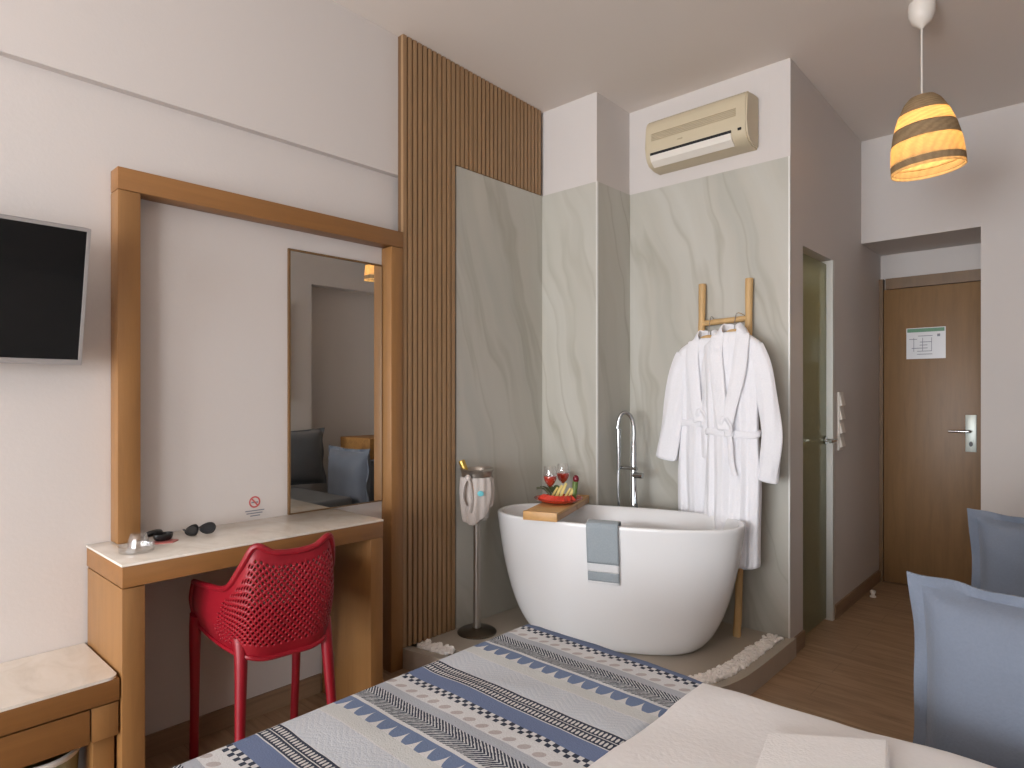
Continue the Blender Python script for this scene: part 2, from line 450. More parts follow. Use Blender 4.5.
# skirting
def skirt(name, segs, lab):
    bm = bmesh.new()
    for s in segs: box(bm, *s)
    struct(name, bm, 'base', lab, 'baseboard')
skirt('baseboard_left', [(XW, XW+.008, .662, 1.458, 0, .08)], 'brown tile skirting under the desk')
skirt('baseboard_bathroom', [(XB, XB+.01, 3.23, DY0, 0, .08), (XB, XB+.01, DY1+.005, YD, 0, .08)], 'brown tile skirting beside the bathroom door')
skirt('baseboard_entrance', [(-.49, XR, YE-.01, YE, 0, .08)], 'brown tile skirting on the entrance wall')

# tiles
bm = bmesh.new()
box(bm, XW, -2.395, 2.187, 2.875, PZ, TZ)
struct('wall_tiles_left', bm, 'tile', 'grey veined marble tiles beside the slatted panel', 'wall tiles')
bm = bmesh.new(); box(bm, -2.395, -2.005, 2.865, 2.875, PZ, TZ); box(bm, -2.015, -2.005, 2.875, 3.195, PZ, TZ)
struct('wall_tiles_pillar', bm, 'tile', 'grey veined marble tiles wrapping the corner pillar', 'wall tiles')
bm = bmesh.new(); box(bm, -2.005, XB-.004, 3.195, 3.205, PZ, TZ)
struct('wall_tiles_back', bm, 'tile', 'grey veined marble tiles behind the ladder and robes', 'wall tiles')
bm = bmesh.new(); box(bm, -2.012, -2.002, 2.862, 2.872, PZ, TZ)
struct('trim_1', bm, 'trim', 'pale corner trim on the tiled pillar', 'trim')
bm = bmesh.new(); box(bm, XB-.006, XB+.002, 3.194, 3.205, PZ, TZ)
struct('trim_2', bm, 'trim', 'pale edge trim where tiles meet the bathroom wall', 'trim')

# tub platform with curb, pebble channel
curve = smooth_path([(-2.44, 1.835, 0), (-2.3, 1.862, 0), (-2.1, 1.905, 0), (-1.8, 1.985, 0), (-1.5, 2.10, 0), (-1.28, 2.26, 0), (-1.15, 2.42, 0), (-1.098, 2.58, 0), (-1.085, 2.75, 0), (-1.083, 2.98, 0), (-1.083, 3.225, 0)], 6)
def offset_curve(c, d):
    out = []
    for i, p in enumerate(c):
        t = (c[min(i+1, len(c)-1)]-c[max(i-1, 0)]).normalized()
        out.append(Vector((p.x-t.y*d, p.y+t.x*d, 0)))
    return out
inner = offset_curve(curve, .045); chan = offset_curve(curve, .118)
bm = bmesh.new()
top_o = [bm.verts.new((p.x, p.y, PZ)) for p in curve]; bot_o = [bm.verts.new((p.x, p.y, 0)) for p in curve]
top_i = [bm.verts.new((p.x, p.y, PZ)) for p in inner]; low_i = [bm.verts.new((p.x, p.y, PZ-.02)) for p in inner]
low_c = [bm.verts.new((p.x, p.y, PZ-.02)) for p in chan]; top_c = [bm.verts.new((p.x, p.y, PZ)) for p in chan]
cor = [bm.verts.new((-2.44, p.y if False else 3.225, PZ))]
for i in range(len(curve)-1):
    f = bm.faces.new((bot_o[i], bot_o[i+1], top_o[i+1], top_o[i])); f.material_index = 1
    for a, b in ((top_o, top_i), (top_i, low_i), (low_i, low_c), (low_c, top_c)): bm.faces.new((a[i], a[i+1], b[i+1], b[i]))
bm.faces.new(top_c + [cor[0]])
plat = obj('platform', bm, ['plat', 'plat_side'], smooth=True)
tag(plat, 'low grey stone tub platform with curved raised edge', 'platform', None, 'structure')

# pebbles in the channel: uncountable small stones
bm = bmesh.new()
mid = offset_curve(curve, .0875)
def strew(i0, i1, n):
    for k in range(n):
        u = i0+(i1-i0)*random.random(); i = int(u); f_ = u-i
        a = inner[i].lerp(inner[i+1], f_); b = chan[i].lerp(chan[i+1], f_)
        q = a.lerp(b, .06+.9*random.random()); r = random.uniform(.008, .0145)
        if not (q.x > -2.37 and q.y < 3.17 and q.x < XB-.012): continue
        rot = Matrix.Rotation(random.random()*6, 3, 'Z') @ Matrix.Rotation(random.random()*2, 3, 'X')
        ball(bm, (q.x, q.y, PZ-.012+r*.7+random.random()*.012), r, 1.25, 1, .8, 1, 0, rot)
nC = len(curve)-1
strew(0, 10, 230); strew(34, nC-.01, 620)
pb = obj('pebbles', bm, 'pebble'); tag(pb, 'white pebbles filling the channel along the platform edge', 'pebbles', None, 'stuff')

# ------------------------------------------------------------------ slat panel
bm = bmesh.new()
Y0, Y1, Y2 = 1.846, 2.186, 2.868
def zc(y): return ceilz(y)-.002
for (a, b, z0) in ((Y0, Y1, PZ+.002), (Y1, Y2, TZ+.002)):
    prism(bm, [(a, z0), (b, z0), (b, zc(b)), (a, zc(a))], 'x', XU, -2.406, 1)
pitch = .0306; k = 0; y = Y0
while y+.0205 < Y2+.002:
    z0 = PZ+.002 if y+.012 < Y1 else TZ+.002
    w_ = .0205
    prism(bm, [(y, z0), (y+w_, z0), (y+w_, zc(y+w_)), (y, zc(y))], 'x', -2.406, -2.389, 0)
    y += pitch
sp = obj('slatted_wall_panel', bm, ['slat', 'slat_back'], smooth=False, at=(XU, Y0, PZ))
tag(sp, 'tall slatted wood panel between the desk mirror and the tiled tub alcove', 'wall panel')

# ------------------------------------------------------------------ doors
# entrance door
d1 = thing('door_1', 'brown wooden entrance door in the recess', 'door', (-.8, YD, 0)); d1['kind'] = 'structure'
bm = bmesh.new(); box(bm, XB+.002, XB+.026, 4.905, 4.96, 0, 2.062); box(bm, -.51, -.492, 4.905, 4.96, 0, 2.062); box(bm, XB+.04, -.51, 4.905, 4.96, 1.99, 2.062)
obj('door_frame', bm, 'door_frame', d1, smooth=False)
obj('door_leaf', bbox(XB+.028, -.513, 4.915, 4.955, .006, 1.987, .002), 'door', d1)
plt = obj('lock_plate', bbox(-.617, -.560, 4.905, 4.915, .915, 1.148, .002), 'plate_metal', d1)
tag(plt, 'pale metal lock plate')
bm = bmesh.new(); tube(bm, smooth_path([(-.588, 4.905, 1.045), (-.588, 4.865, 1.045), (-.602, 4.855, 1.045), (-.70, 4.855, 1.043)]), .009, 10)
obj('lever_handle', bm, 'chrome', plt)
bm = bmesh.new(); lathe(bm, [(.010, 0), (.010, .006)], 0, 0, 16)
for v in bm.verts: v.co = Vector((-.588+v.co.x, 4.905-v.co.z, .965+v.co.y*1.6))
obj('keyhole', bm, 'dark', plt)
# bathroom glass door
d2 = thing('door_2', 'frosted greenish glass bathroom door', 'door', (XB-.05, 3.63, 0)); d2['kind'] = 'structure'
obj('glass_leaf', bbox(XB-.040, XB-.030, DY0+.012, DY1-.03, .012, DZ-.02, 0), 'frost', d2)
bm = bmesh.new(); box(bm, XB-.06, XB+.004, DY1-.028, DY1+.002, 0, DZ); box(bm, XB-.06, XB-.01, DY0, DY0+.012, 0, DZ)
obj('door_frame', bm, 'trim', d2, smooth=False)
bm = bmesh.new(); tube(bm, smooth_path([(XB-.03, 3.83, 1.02), (XB+.02, 3.83, 1.02), (XB+.03, 3.815, 1.02), (XB+.03, 3.73, 1.02)]), .009, 10)
g_ = bmesh.ops.create_cone(bm, segments=20, radius1=.024, radius2=.024, depth=.012, cap_ends=True)
for v in g_['verts']: v.co = Vector((XB-.024+v.co.z, 3.83+v.co.x, 1.02+v.co.y))
obj('lever_handle', bm, 'chrome', d2)

# notice on the entrance door
nt = thing('door_notice', 'white notice with green heading in a clear sleeve taped to the entrance door', 'notice', (-.842, 4.9100, 1.516))
bm = bbox(-.941, -.722, 4.9105, 4.9145, 1.512, 1.716, 0); sheet_ = obj('sheet', bm, 'paper', nt, smooth=False)
bm = bbox(-.936, -.728, 4.9095, 4.9105, 1.688, 1.712, 0); obj('heading', bm, 'papergreen', sheet_, smooth=False)
bm = bmesh.new()
for i in range(7):
    z = 1.54+.02*i
    a = random.uniform(-.93, -.86); box(bm, a, a+random.uniform(.04, .1), 4.9097, 4.9105, z, z+.004)
for a in (-.90, -.85, -.80): box(bm, a, a+.003, 4.9097, 4.9105, 1.56, 1.65)
box(bm, -.768, -.752, 4.9097, 4.9105, 1.655, 1.672)
obj('print', bm, 'ink', sheet_, smooth=False)
# switches
sw = thing('light_switch', 'tall white multi-gang light switch plate beside the bathroom door', 'light switch', (XB, 4.01, .96))
obj('plate', bbox(XB, XB+.012, 3.96, 4.045, .955, 1.292, .004), 'lampwhite', sw)
for i in range(4):
    z = .972+i*.079
    bm = bmesh.new(); prism(bm, [(XB+.012, z), (XB+.026, z+.006), (XB+.014, z+.062), (XB+.012, z+.064)], 'y', 3.970, 4.034)
    obj('rocker', bm, 'lampwhite', sw, smooth=False)
# door stop
bm = bmesh.new(); lathe(bm, [(.018, 0), (.018, .006), (.011, .010), (.011, .022), (.016, .026), (.016, .038), (.010, .042)], -1.045, 4.50, 20)
tag(obj('door_stop', bm, 'lampwhite', at=(-1.045, 4.50, 0)), 'small pale round door stop on the floor near the entrance door', 'door stop')

# ------------------------------------------------------------------ desk, frame, mirror
XD = -2.092
dk = thing('vanity_desk', 'oak vanity desk with cream marble top below the wall mirror', 'desk', (-2.27, 1.06, 0))
obj('apron', bbox(XW+.004, XD, .597, 1.518, .712, .774, .002), 'oak_y', dk)
obj('marble_top', bbox(XW+.004, XD+.001, .595, 1.519, .774, .782, .0015), 'mtop', dk)
obj('side_panel', bbox(XW+.010, XD-.006, .598, .660, 0, .708, .002), 'oak', dk)
obj('side_panel', bbox(XW+.010, XD-.002, 1.460, 1.518, 0, .711, .002), 'oak', dk)
fr = thing('portal_frame', 'oak portal frame rising from the desk around the wall mirror', 'frame', (XW+.03, 1.26, .782))
XF = -2.384
obj('post', bbox(XW+.002, XF, .667, .736, .7825, 1.958, .002), 'oak', fr)
obj('post', bbox(XW+.002, XF, 1.775, 1.841, .0, 1.958, .002), 'oak', fr)
obj('lintel', bbox(XW+.002, XF+.001, .667, 1.841, 1.960, 2.034, .002), 'oak_y', fr)
mr = thing('wall_mirror', 'tall wood-edged mirror standing on the desk against the wall', 'mirror', (XW+.01, 1.52, .782))
MY0, MY1, MZ0, MZ1 = 1.306, 1.7735, .783, 1.880
bm = bmesh.new(); fw = .008
box(bm, XW+.002, XW+.014, MY0, MY0+fw, MZ0, MZ1); box(bm, XW+.002, XW+.0115, MY1-.003, MY1, MZ0, MZ1)
box(bm, XW+.002, XW+.014, MY0+fw, MY1-fw, MZ1-fw, MZ1); box(bm, XW+.002, XW+.014, MY0+fw, MY1-fw, MZ0, MZ0+.004)
obj('mirror_frame', bm, 'mframe', mr, smooth=False)
obj('mirror_glass', bbox(XW+.004, XW+.010, MY0+fw, MY1-.003, MZ0+.004, MZ1-fw, 0), 'mirror', mr, smooth=False)

# no smoking sticker
ns = thing('no_smoking_sign', 'small red no-smoking sticker on the wall above the desk', 'sign', (XW, 1.17, .79))
bm = bmesh.new()
def disc(bm, cy, cz, r0, r1, x, n=32):
    ri = [bm.verts.new((x, cy+r0*math.cos(2*PI*i/n), cz+r0*math.sin(2*PI*i/n))) for i in range(n)]
    ro = [bm.verts.new((x, cy+r1*math.cos(2*PI*i/n), cz+r1*math.sin(2*PI*i/n))) for i in range(n)]
    for i in range(n): bm.faces.new((ri[i], ro[i], ro[(i+1) % n], ri[(i+1) % n]))
disc(bm, 1.168, .852, .017, .023, XW+.0012)
prism(bm, [(1.154, .864), (1.158, .868), (1.182, .840), (1.178, .836)], 'x', XW+.0010, XW+.0016)
obj('ring', bm, 'signred', ns, smooth=False)
bm = bmesh.new(); box(bm, XW+.0006, XW+.0011, 1.155, 1.176, .848, .853); box(bm, XW+.0006, XW+.0011, 1.177, 1.182, .848, .853)
for i, (a, b) in enumerate(((1.13, 1.208), (1.135, 1.20), (1.15, 1.19))): box(bm, XW+.0006, XW+.0011, a, b, .816-i*.010, .820-i*.010)
obj('print', bm, 'ink', ns, smooth=False)

# ------------------------------------------------------------------ items on the desk
DZT = .782
sg = thing('sunglasses', 'dark sunglasses lying open on the marble desk top', 'sunglasses', (-2.355, .915, DZT))
bm = bmesh.new()
def lens_rings(cy, yaw):
    R = []
    for t in (0, 1):
        ring = []
        for i in range(24):
            a = 2*PI*i/24; yy = .026*math.cos(a); zz = .018*math.sin(a)*(1+.15*math.cos(a))
            p = Vector((-.004 if t else .0, yy, zz+.020)); p.x += -.25*yy*yy/.03
            p = Matrix.Rotation(yaw, 3, 'Z') @ p
            ring.append((p.x-2.335, p.y+cy, p.z+DZT))
        R.append(ring)
    return R
for cy, yw in ((.886, .35), (.938, -.05)): loft(bm, lens_rings(cy, yw))
obj('lens_pair', bm, 'lens', sg)
bm = bmesh.new()
for cy, yw in ((.886, .35), (.938, -.05)):
    r = lens_rings(cy, yw)[0]; tube(bm, r+[r[0]], .0028, 6)
tube(bm, smooth_path([(-2.337, .908, DZT+.026), (-2.333, .912, DZT+.029), (-2.335, .916, DZT+.026)]), .003, 6)
obj('frame', bm, 'dark', sg)
for yy, e in ((.861, (-2.40, .89, DZT+.006)), (.963, (-2.405, .953, DZT+.006))):
    bm = bmesh.new(); tube(bm, smooth_path([(-2.345, yy, DZT+.024), (-2.365, yy+.004*(1 if yy < .9 else -1), DZT+.021), e]), .0028, 6)
    obj('temple', bm, 'dark', sg)
# black case open
ec = thing('glasses_case', 'small open black case on the desk near the left post', 'case', (-2.335, .785, DZT))
def shell(cx, cy, cz, a, b, h, rot, thick=.003):
    bm = bmesh.new(); R = []
    for s, z in ((.72, 0), (.92, .25), (1, .7), (1, 1), (.93, 1), (.9, .7), (.82, .35), (.6, .15)):
        R.append([Vector((a*s*math.cos(2*PI*i/28), b*s*math.sin(2*PI*i/28), h*z)) for i in range(28)])
    R = [[(rot @ p)+Vector((cx, cy, cz)) for p in r] for r in R]
    loft(bm, R); return bm
obj('case_base', shell(-2.330, .788, DZT+.004, .024, .033, .022, Matrix.Rotation(.3, 3, 'Z')), 'dark', ec)
obj('case_lid', shell(-2.350, .760, DZT+.034, .022, .034, .012, Matrix.Rotation(.3, 3, 'Z') @ Matrix.Rotation(-.5, 3, 'Y') @ Matrix.Rotation(PI, 3, 'X')), 'dark', ec)
bm = bmesh.new()
ring = [(-2.295, .750), (-2.278, .800), (-2.305, .828), (-2.345, .808), (-2.338, .755)]
prism(bm, ring, 'z', DZT, DZT+.003); 
tag(obj('red_card', bm, 'redpaper', at=(-2.30, .79, DZT), smooth=False), 'dusty red card lying under the black case on the desk', 'card')
# clear glass ashtray-like dish and tumbler
gd = thing('glass_dish', 'clear faceted glass dish on the front left of the desk', 'dish', (-2.235, .675, DZT))
bm = bmesh.new(); lathe(bm, [(.045, DZT), (.050, DZT+.004), (.053, DZT+.022), (.049, DZT+.022), (.046, DZT+.008), (.01, DZT+.006)], -2.235, .678, 12, True, True)
obj('bowl', bm, 'glass', gd)
gt = thing('glass_tumbler', 'clear upturned drinking glass between the dish and the black case', 'glass', (-2.29, .700, DZT))
bm = bmesh.new(); lathe(bm, [(.032, DZT), (.030, DZT+.022), (.024, DZT+.044), (.020, DZT+.048)], -2.29, .700, 24, False, True)
lathe(bm, [(.029, DZT+.001), (.027, DZT+.022), (.021, DZT+.041)], -2.29, .700, 24, False, True)
obj('tumbler_wall', bm, 'glass', gt)

# ------------------------------------------------------------------ luggage bench, bin, tv
bn = thing('luggage_bench', 'low oak luggage bench with cream marble top left of the desk', 'bench', (-2.27, .1, 0))
bm = bmesh.new(); BX = -2.10
pts = [(XW+.003, -.62), (BX, -.62), (BX, .563)]
for i in range(1, 7):
    a = PI/2*i/6; pts.append((BX-.028+.028*math.cos(a), .563+.028*math.sin(a)))
pts += [(XW+.003, .591)]
prism(bm, pts, 'z', .452, .460); obj('marble_top', bm, 'mtop', bn)
obj('apron', bbox(XW+.003, BX-.001, -.62, .593, .388, .4515, .002), 'oak_y', bn)
obj('drawer_front', bbox(BX-.024, BX-.006, -.60, .520, .285, .382, .002), 'oak_y', bn)
obj('end_block', bbox(BX-.03, BX-.008, .524, .592, .285, .382, .002), 'oak', bn)
obj('side_panel', bbox(XW+.003, BX-.04, .535, .590, 0, .388, .002), 'oak', bn)
obj('side_panel', bbox(XW+.003, BX-.04, -.62, -.58, 0, .388, .002), 'oak', bn)
wb = thing('waste_bin', 'round olive-beige waste bin under the luggage bench', 'bin', (-2.24, .42, 0))
bm = bmesh.new(); lathe(bm, [(.075, 0), (.08, .004), (.098, .245), (.094, .245), (.077, .01)], -2.235, .425, 36); bucket_ = obj('bucket', bm, 'olive', wb)
bm = bmesh.new(); lathe(bm, [(.0985, .240), (.1015, .244), (.1015, .254), (.0985, .257), (.0935, .257), (.0935, .240)], -2.235, .425, 36, False, False); obj('rim', bm, 'lampwhite', bucket_)

tv = thing('wall_television', 'flat silver-edged television tilted on a wall bracket above the bench', 'television', (XW, .2, 1.36))
tA = Vector((-2.243, 0, 1.779)); tB = Vector((-2.350, 0, 1.371))
ud = (tA-tB).normalized(); nd = Vector((ud.z, 0, -ud.x)); th_ = (tA-tB).length
def tvbox(y0, y1, h0, h1, d0, d1, bev=.0):
    bm = bbox(0, 1, 0, 1, 0, 1, 0)
    for v in bm.verts:
        h = h0+(h1-h0)*v.co.z; d = d0+(d1-d0)*v.co.x
        v.co = Vector((tB.x+ud.x*h+nd.x*d, y0+(y1-y0)*v.co.y, tB.z+ud.z*h+nd.z*d))
    if bev: bmesh.ops.bevel(bm, geom=list(bm.edges), offset=bev, segments=2, affect='EDGES')
    return bm
TY1, TY0 = .556, -.175
obj('back_cover', tvbox(TY0, TY1, 0, th_, -.035, -.001, .004), 'dark', tv)
bm = bmesh.new()
for a in ((TY0, TY1, 0, .017), (TY0, TY1, th_-.010, th_), (TY0, TY0+.010, .017, th_-.010), (TY1-.010, TY1, .017, th_-.010)):
    b2 = tvbox(a[0], a[1], a[2], a[3], -.002, .006, .001)
    me_ = bpy.data.meshes.new('tmp'); b2.to_mesh(me_); b2.free(); bm.from_mesh(me_); bpy.data.meshes.remove(me_)
obj('bezel', bm, 'bezel', tv)
obj('screen', tvbox(TY0+.010, TY1-.010, .017, th_-.010, -.0015, .002), 'screen', tv, smooth=False)
bm = bbox(XW+.001, XW+.02, .10, .30, 1.50, 1.66, .002); obj('wall_plate', bm, 'dark', tv)
bm = bmesh.new(); tube(bm, [(XW+.015, .2, 1.58), (-2.33, .2, 1.58)], .018, 10); obj('bracket_arm', bm, 'dark', tv)

# ------------------------------------------------------------------ red chair
CC = Vector((-2.082, 1.033, 0)); fx = Vector((-.992, .124, 0)); rx = Vector((.124, .992, 0))
def CL(f, r, z): return CC+fx*f+rx*r+Vector((0, 0, z))
ch = thing('armchair', 'red perforated plastic armchair pushed in at the vanity desk', 'chair', CC)
topc = [(0, -.240, 0, .790), (.2, -.240, .066, .797), (.36, -.230, .119, .820), (.47, -.192, .146, .755), (.62, -.12, .168, .680), (.8, .04, .184, .655), (1, .185, .186, .635)]
botc = [(0, -.190, 0, .458), (.2, -.190, .078, .460), (.4, -.170, .130, .475), (.6, -.09, .155, .480), (.8, .05, .166, .48), (1, .185, .168, .48)]
def ctab(T, u):
    s = -1 if u < 0 else 1; u = abs(u)
    for i in range(len(T)-1):
        if u <= T[i+1][0]+1e-9:
            a, b = T[i], T[i+1]; p0 = T[i-1] if i > 0 else (-T[1][0], T[1][1], -T[1][2], T[1][3]); p3 = T[i+2] if i+2 < len(T) else b
            t = (u-a[0])/(b[0]-a[0])
            o = []
            for k in (1, 2, 3):
                m1 = (b[k]-p0[k])/(b[0]-p0[0])*(b[0]-a[0]); m2 = (p3[k]-a[k])/((p3[0]-a[0]) or 1)*(b[0]-a[0])
                o.append((2*t**3-3*t*t+1)*a[k]+(t**3-2*t*t+t)*m1+(-2*t**3+3*t*t)*b[k]+(t**3-t*t)*m2)
            return Vector((o[0], s*o[1], o[2]))
def shellp(u, t):
    a = ctab(botc, u); b = ctab(topc, u); p = a.lerp(b, t)
    bulge = .018*math.sin(PI*min(t*1.05, 1))
    dirv = Vector((p.x-.02, p.y, 0)); 
    if dirv.length > 1e-6: dirv.normalize()
    p += dirv*bulge
    return CL(p.x, p.y, p.z)
NU, NV = 76, 30
bm = bmesh.new(); G = {}
def gv(i, j):
    if (i, j) not in G: G[(i, j)] = bm.verts.new(shellp(-1+2*i/NU, j/NV))
    return G[(i, j)]
for i in range(NU+1):
    for j in range(NV+1):
        if (i+j) % 2 == 1:
            nb = [(i-1, j), (i, j-1), (i+1, j), (i, j+1)]
            ok = [q for q in nb if 0 <= q[0] <= NU and 0 <= q[1] <= NV]
            vs = [gv(*q) for q in ok]
            u = -1+2*i/NU; t = j/NV
            if len(ok) == 4 and abs(u) < .70-.14*abs(t-.3) and .10 < t < .90 and not (abs(u) > .40 and t > .80):
                ctr = sum((v.co for v in vs), Vector())/4
                iv = [bm.verts.new(ctr+(v.co-ctr)*.56) for v in vs]
                for k in range(4): bm.faces.new((vs[k], vs[(k+1) % 4], iv[(k+1) % 4], iv[k]))
            elif len(ok) == 4: bm.faces.new(vs)
            elif len(ok) == 3:
                bm.faces.new(vs)
sh = obj('backrest', bm, 'red', ch, mods=(('SOLIDIFY', dict(thickness=.011, offset=-1)), SUB1))
bm = bmesh.new()
tube(bm, [shellp(-1+2*i/90, 1.0) for i in range(91)], .010, 8)
for s in (-1, 1): tube(bm, smooth_path([shellp(s, 1.0), shellp(s, .6), shellp(s, .2), shellp(s, 0)], 5), .009, 8)
tube(bm, [shellp(-1+2*i/90, 0.0) for i in range(91)], .008, 8)
obj('rim', bm, 'red', ch)
# seat with perforations
bm = bmesh.new(); NS, NR = 40, 10; G = {}
def seatp(i, j):
    a = 2*PI*i/NS; rr = j/NR
    n_ = 3.2
    f = abs(math.cos(a))**(2/n_)*(1 if math.cos(a) > 0 else -1)*.190*rr; r = abs(math.sin(a))**(2/n_)*(1 if math.sin(a) > 0 else -1)*.160*rr
    return CL(f-.005, r, .482-.018*(1-rr*rr)+(.012*max(0, f)/.2))
rings = [[seatp(i, j) for i in range(NS)] for j in range(1, NR+1)]
loft(bm, rings, True, False)
obj('seat', bm, 'red', ch, mods=(('SOLIDIFY', dict(thickness=.014)),))
for (f, r, ft, rt) in ((.243, -.172, .180, -.180), (.243, .186, .180, .180), (-.222, -.160, -.150, -.138), (-.222, .158, -.150, .138)):
    bm = bmesh.new()
    tube(bm, smooth_path([CL(ft*.97, rt*.99, .525), CL(ft+(f-ft)*.2, rt, .455), CL(ft+(f-ft)*.55, rt+(r-rt)*.5, .22), CL(f, r, 0)]), lambda t: .0235-.0085*min(1, t*1.5), 12, 1.0)
    obj('leg', bm, 'red', ch)

# ------------------------------------------------------------------ air conditioner
ac = thing('air_conditioner', 'cream wall air conditioner high above the tiled alcove', 'air conditioner', (-1.54, 3.204, 2.5))
AX0, AX1 = -1.822, -1.258
prof = [(3.204, 2.512), (3.204, 2.775), (3.17, 2.778), (3.085, 2.768), (3.062, 2.75), (3.055, 2.72), (3.054, 2.62), (3.056, 2.572), (3.068, 2.545), (3.095, 2.522), (3.14, 2.512)]
bm = bmesh.new(); prism(bm, prof, 'x', AX0, AX1)
bmesh.ops.bevel(bm, geom=[e for e in bm.edges if abs(e.verts[0].co.x-e.verts[1].co.x) < 1e-5], offset=.008, segments=3, affect='EDGES')
obj('casing', bm, 'ac', ac)
bm = bmesh.new()
for i in range(5): box(bm, AX0+.04, AX1-.055, 3.050, 3.060, 2.650+i*.0085, 2.654+i*.0085)
obj('grille', bm, 'ac_dark', ac, smooth=False)
bm = bmesh.new(); prism(bm, [(3.0485, 2.584), (3.07, 2.584), (3.09, 2.570), (3.051, 2.570)], 'x', AX0+.034, AX1-.078); obj('air_outlet', bm, 'black', ac, smooth=False)
bm = bmesh.new(); prism(bm, [(3.047, 2.569), (3.057, 2.571), (3.070, 2.548), (3.098, 2.524), (3.094, 2.516), (3.060, 2.540)], 'x', AX0+.034, AX1-.078); obj('louvre_flap', bm, 'ac_flap', ac, smooth=False)
obj('receiver_window', bbox(AX1-.045, AX1-.027, 3.0505, 3.058, 2.575, 2.587, .001), 'black', ac)
obj('badge', bbox(AX0+.195, AX0+.222, 3.0505, 3.056, 2.618, 2.623, 0), 'ac_dark', ac)

# ------------------------------------------------------------------ bathtub
TC = Vector((-1.755, 2.655, 0)); TPH = .36; TA, TB_, TN = .605, .262, 2.5; TRZ = .682
cph, sph = math.cos(TPH), math.sin(TPH)
def TW(u, v, z): return Vector((TC.x+u*cph-v*sph, TC.y+u*sph+v*cph, z))
def se(a, sx, sy, n=TN):
    ca, sa = math.cos(a), math.sin(a)
    return math.copysign(abs(ca)**(2/n), ca)*sx, math.copysign(abs(sa)**(2/n), sa)*sy
oprof = [(.0, .61, .74), (.004, .645, .775), (.03, .695, .815), (.09, .755, .855), (.2, .82, .895), (.35, .88, .925), (.55, .935, .955), (.75, .972, .978), (.92, .995, .996), (.985, 1.006, 1.012), (1.0, .998, 1.0)]
def oscale(t):
    for a, b in zip(oprof, oprof[1:]):
        if t <= b[0]:
            k = (t-a[0])/(b[0]-a[0]); return a[1]+(b[1]-a[1])*k, a[2]+(b[2]-a[2])*k
    return oprof[-1][1:]
tb = thing('bathtub', 'freestanding white oval bathtub on the grey platform', 'bathtub', (TC.x, TC.y, PZ))
NTUB = 72; H_ = TRZ-PZ
rings = []
for (t, su, sv) in oprof:
    rings.append([TW(*se(2*PI*i/NTUB, TA*su, TB_*sv), PZ+H_*t) for i in range(NTUB)])
for (t, du) in ((1.002, .012), (.995, .026), (.97, .034), (.8, .05), (.5, .075), (.3, .11), (.2, .17)):
    s0, s1 = oscale(min(t, 1.0))
    rings.append([TW(*se(2*PI*i/NTUB, TA*s0-du, TB_*s1-du*.8), PZ+H_*t) for i in range(NTUB)])
bm = bmesh.new(); loft(bm, rings); obj('tub_shell', bm, 'tub', tb, mods=(SUB1,))
bm = bmesh.new(); 
for i in range(1): lathe(bm, [(.022, PZ+.122), (.022, PZ+.126), (.015, PZ+.128)], TC.x, TC.y, 20)
obj('drain', bm, 'chrome', tb)

# blue towel over the front rim
def tubsurf(u, t):      # outer front surface (v negative) at length u and height fraction t
    s0, s1 = oscale(t); A_, B_ = TA*s0, TB_*s1
    v = -B_*(max(0, 1-abs(u/A_)**TN))**(1/TN)
    return v
tw = thing('hand_towel', 'blue-grey towel with white bands hung over the front of the bathtub', 'towel', TW(.01, -TB_, TRZ))
def towel(path_fn, ub, s0, s1, nu=10, ns=14, thick=.007):
    bm = bmesh.new(); V = {}
    for i in range(nu+1):
        for j in range(ns+1):
            V[i, j] = bm.verts.new(path_fn(ub[0]+(ub[1]-ub[0])*i/nu, s0+(s1-s0)*j/ns))
    for i in range(nu):
        for j in range(ns): bm.faces.new((V[i, j], V[i+1, j], V[i+1, j+1], V[i, j+1]))
    return bm
def drape(u, s):        # s: 0 inside the tub ... rises to the rim at .10, then hangs down outside
    w = .002*math.sin(u*120+s*9)
    if s < .10:
        k = s/.10; v = tubsurf(u, .97)+.045+.004*(1-k); z = TRZ-.09+.09*k
        return TW(u, v, z)
    if s < .16:
        k = (s-.10)/.06; a = PI*k
        v = tubsurf(u, 1.0)+.020+.030*math.cos(a); z = TRZ+.004+.009*math.sin(a)
        return TW(u, v, z)
    d = s-.16; z = TRZ+.003-d; t = max(0, (z-PZ)/H_)
    return TW(u+.02*d, tubsurf(u, t)-.011-abs(w)-.012*d, z)
UB = (-.068, .078)
for nm, a, b, mt in (('towel_cloth', 0, .335, 'bluetowel'), ('white_band', .335, .375, 'whiteband'), ('towel_end', .375, .418, 'bluetowel'), ('white_hem', .418, .428, 'whiteband')):
    o = obj(nm, towel(drape, UB, a, b, 14, 26 if a == 0 else 5), mt, tw, mods=(('SOLIDIFY', dict(thickness=.006, offset=1)),))

# bath tray, plate, fruit, glasses
TU0, TU1 = -.372, -.205
ty = thing('bath_tray', 'bamboo bath tray laid across the tub', 'tray', TW(-.288, 0, TRZ))
def tbox(u0, u1, v0, v1, z0, z1, bev=.002):
    bm = bbox(u0, u1, v0, v1, z0, z1, bev)
    for v in bm.verts: v.co = TW(v.co.x, v.co.y, v.co.z)
    return bm
TZ0 = TRZ+.004; TZ1 = TZ0+.042
obj('end_board', tbox(TU0, TU1, -.292, -.272, TZ0, TZ1), 'traywood', ty)
obj('end_board', tbox(TU0, TU1, .262, .282, TZ0, TZ1), 'traywood', ty)
obj('deck', tbox(TU0, TU1, -.272, .262, TZ1-.014, TZ1-.002), 'traywood', ty)
obj('side_rail', tbox(TU0, TU0+.012, -.272, .262, TZ0, TZ1-.014), 'traydark', ty)
obj('side_rail', tbox(TU1-.012, TU1, -.272, .04, TZ0, TZ1-.014), 'traydark', ty)
